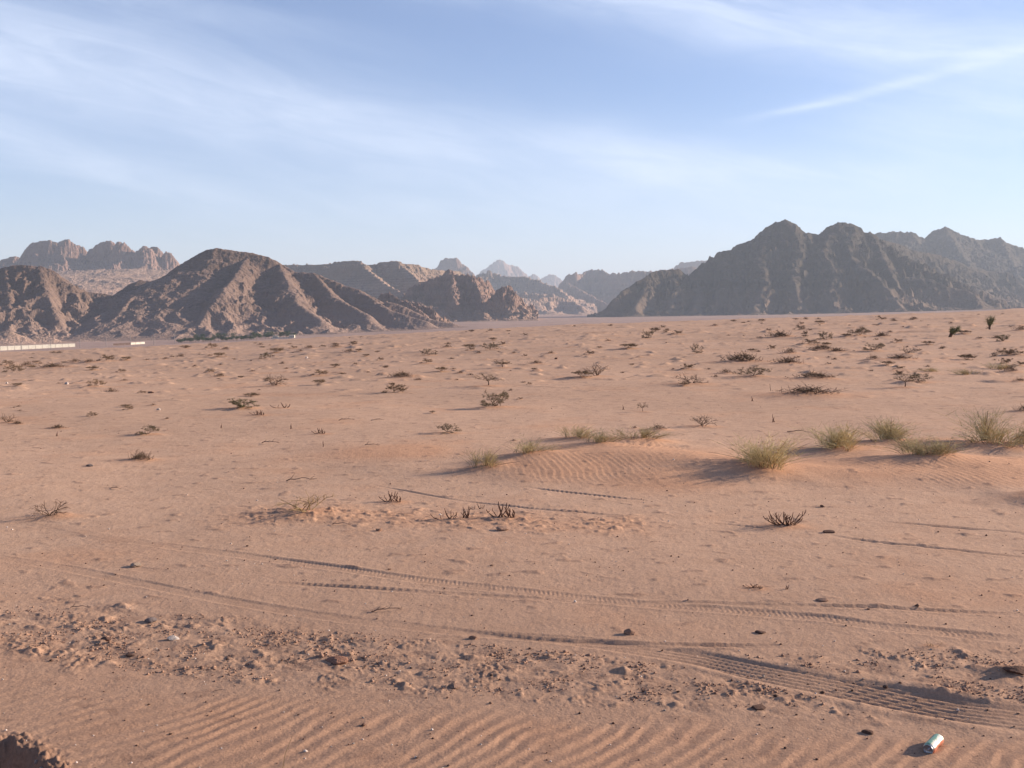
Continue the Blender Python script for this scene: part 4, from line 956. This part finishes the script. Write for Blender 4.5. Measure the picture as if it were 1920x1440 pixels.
wall('boundary_wall', 'short white wall continuing the dark brown one to the right', 243.5, 1180, 270, 1200, 2.4, M_white, 3)
def house(label, px, Y, W_, D_, H, mat):
    x, y, z = floor_at(px, 0, Y); e = empty('farm_building', (x, y, z)); tag(e, label, 'building')
    b = MB(); b.box(-W_/2, W_/2, -D_/2, D_/2, -1, H); b.build('wall', mat, e)
    r_ = MB(); r_.box(-W_/2-.25, W_/2+.25, -D_/2-.25, D_/2+.25, H+.003, H+.28); r_.build('roof', mat, e)
    q = MB(); q.box(-.5, .5, -D_/2-.06, -D_/2-.003, 0, 2.1); q.build('door', M_glass, e)
    for sx in (-1, 1):
        q = MB(); q.box(sx*W_*.3-.5, sx*W_*.3+.5, -D_/2-.05, -D_/2-.003, 1.1, 2.); q.build('window', M_glass, e)
house('white farm building among dark trees, left one of the two', 516, 1272, 6.5, 5, 3.2, M_white)
house('white farm building at the right end of the trees', 547, 1266, 6.5, 5, 3.6, M_white)
w2 = wall('boundary_wall', 'low pale wall in front of the farm buildings', 508, 1258, 548, 1252, 1.3, M_white, 5)
def far_tree(px, Y, H, W_, lb, gr, seed, kind=0):
    H *= 1.6; W_ *= 1.4; x, y, z = floor_at(px, 0, Y); e = empty('tree', (x, y, z)); tag(e, lb, 'tree', gr); rnd = random.Random(seed); st = MB(); lf = MB()
    st.stick([(0, 0, -.5), (.1, 0, H*.3), (0, .1, H*.6), (.1, 0, H*.85)], [.22, .18, .12, .05], 6)
    for k in range(5):
        a = k*1.3; st.stick([(0, 0, H*.3+k*.2), (math.cos(a)*W_*.25, math.sin(a)*W_*.25, H*.55+k*.15), (math.cos(a)*W_*.38, math.sin(a)*W_*.38, H*.7)], [.1, .07, .03], 4)
    cl = [(rnd.gauss(0, W_*.2), rnd.gauss(0, W_*.2), H*rnd.uniform(.35, .85)) for _ in range(12)]
    for _ in range(800):
        c = rnd.choice(cl); lf.leaf((c[0]+rnd.gauss(0, W_*.12), c[1]+rnd.gauss(0, W_*.12), max(.3, c[2]+rnd.gauss(0, H*.09))), rnd.uniform(.5, .9), rnd.uniform(.3, .5), rnd)
    st.build('trunk', M_wood, e); lf.build('crown', M_dgreen, e)
M_dgreen = simple_mat('grove_leaves', (.075, .105, .045), (.045, .066, .030), 1.)
for i, (px, Y, H, W_) in enumerate([(503,1276,5,6),(509,1281,6.5,7),(524,1280,5,6),(530,1276,5,6),(536,1277,5.5,6),(541,1280,6,6),(497,1270,4,5),(551,1275,4,4)]):
    far_tree(px, Y, H, W_, 'dark green tree crowded round the white farm buildings', 'trees round the farm buildings', 30+i)
for i in range(26):
    px = 334+i*6.1+random.uniform(-2, 2)
    far_tree(px, 1205+i*2.2+random.uniform(-6, 6), random.choice((3, 3.4, 4, 6.5)), random.uniform(4, 6), 'small green tree in the sparse row at the hill foot left of the farm', 'row of trees left of the farm', 60+i)
PL = [(37,1060,11),(93,1090,11),(148,1115,11),(197,1140,11),(243,1150,12),(287,1160,13),(326,1175,13)]
PLL = ['faintest power pole, nearest the left edge above the long white wall', 'faint power pole above the right half of the long white wall', 'power pole with a crossarm just right of the long white wall', 'power pole between the long white wall and the short brown wall', 'power pole at the joint of the brown and white short walls', 'power pole right of the short white wall', 'rightmost power pole, before the row of trees']
for (px, Y, H), lb in zip(PL, PLL):
    x, y, z = floor_at(px, 0, Y); e = empty('power_pole', (x, y, z)); tag(e, lb, 'pole', 'power poles below the left hills')
    p = MB(); p.stick([(0, 0, -1), (0, 0, H)], [.34, .26], 8); p.build('pole', M_pole, e)
    q = MB(); q.box(-1.3, 1.3, -.3, -.16, H-.9, H-.7); a_ = q.build('crossarm', M_pole, e)
    for sx in (-1.15, 0, 1.15):
        s_ = MB(); s_.stick([(sx, -.23, H-.7), (sx, -.23, H-.4)], [.07, .05], 6); s_.build('insulator', M_white, a_)
for o in HOLD: bpy.data.objects.remove(o)
# ------------------------------------------------------------------ haze
mh = bpy.data.materials.new('haze_air'); mh.use_nodes = True; th = mh.node_tree; th.nodes.clear()
pv = th.nodes.new('ShaderNodeVolumePrincipled'); pv.inputs['Color'].default_value = (.80, .88, 1, 1); pv.inputs['Density'].default_value = 7.5e-5; pv.inputs['Anisotropy'].default_value = .1
ov = th.nodes.new('ShaderNodeOutputMaterial'); th.links.new(pv.outputs[0], ov.inputs['Volume'])
hb = MB(); hb.box(-29500, 29500, -29500, 29500, -62, 900); hz = hb.build('haze', mh); tag(hz, kind='stuff')
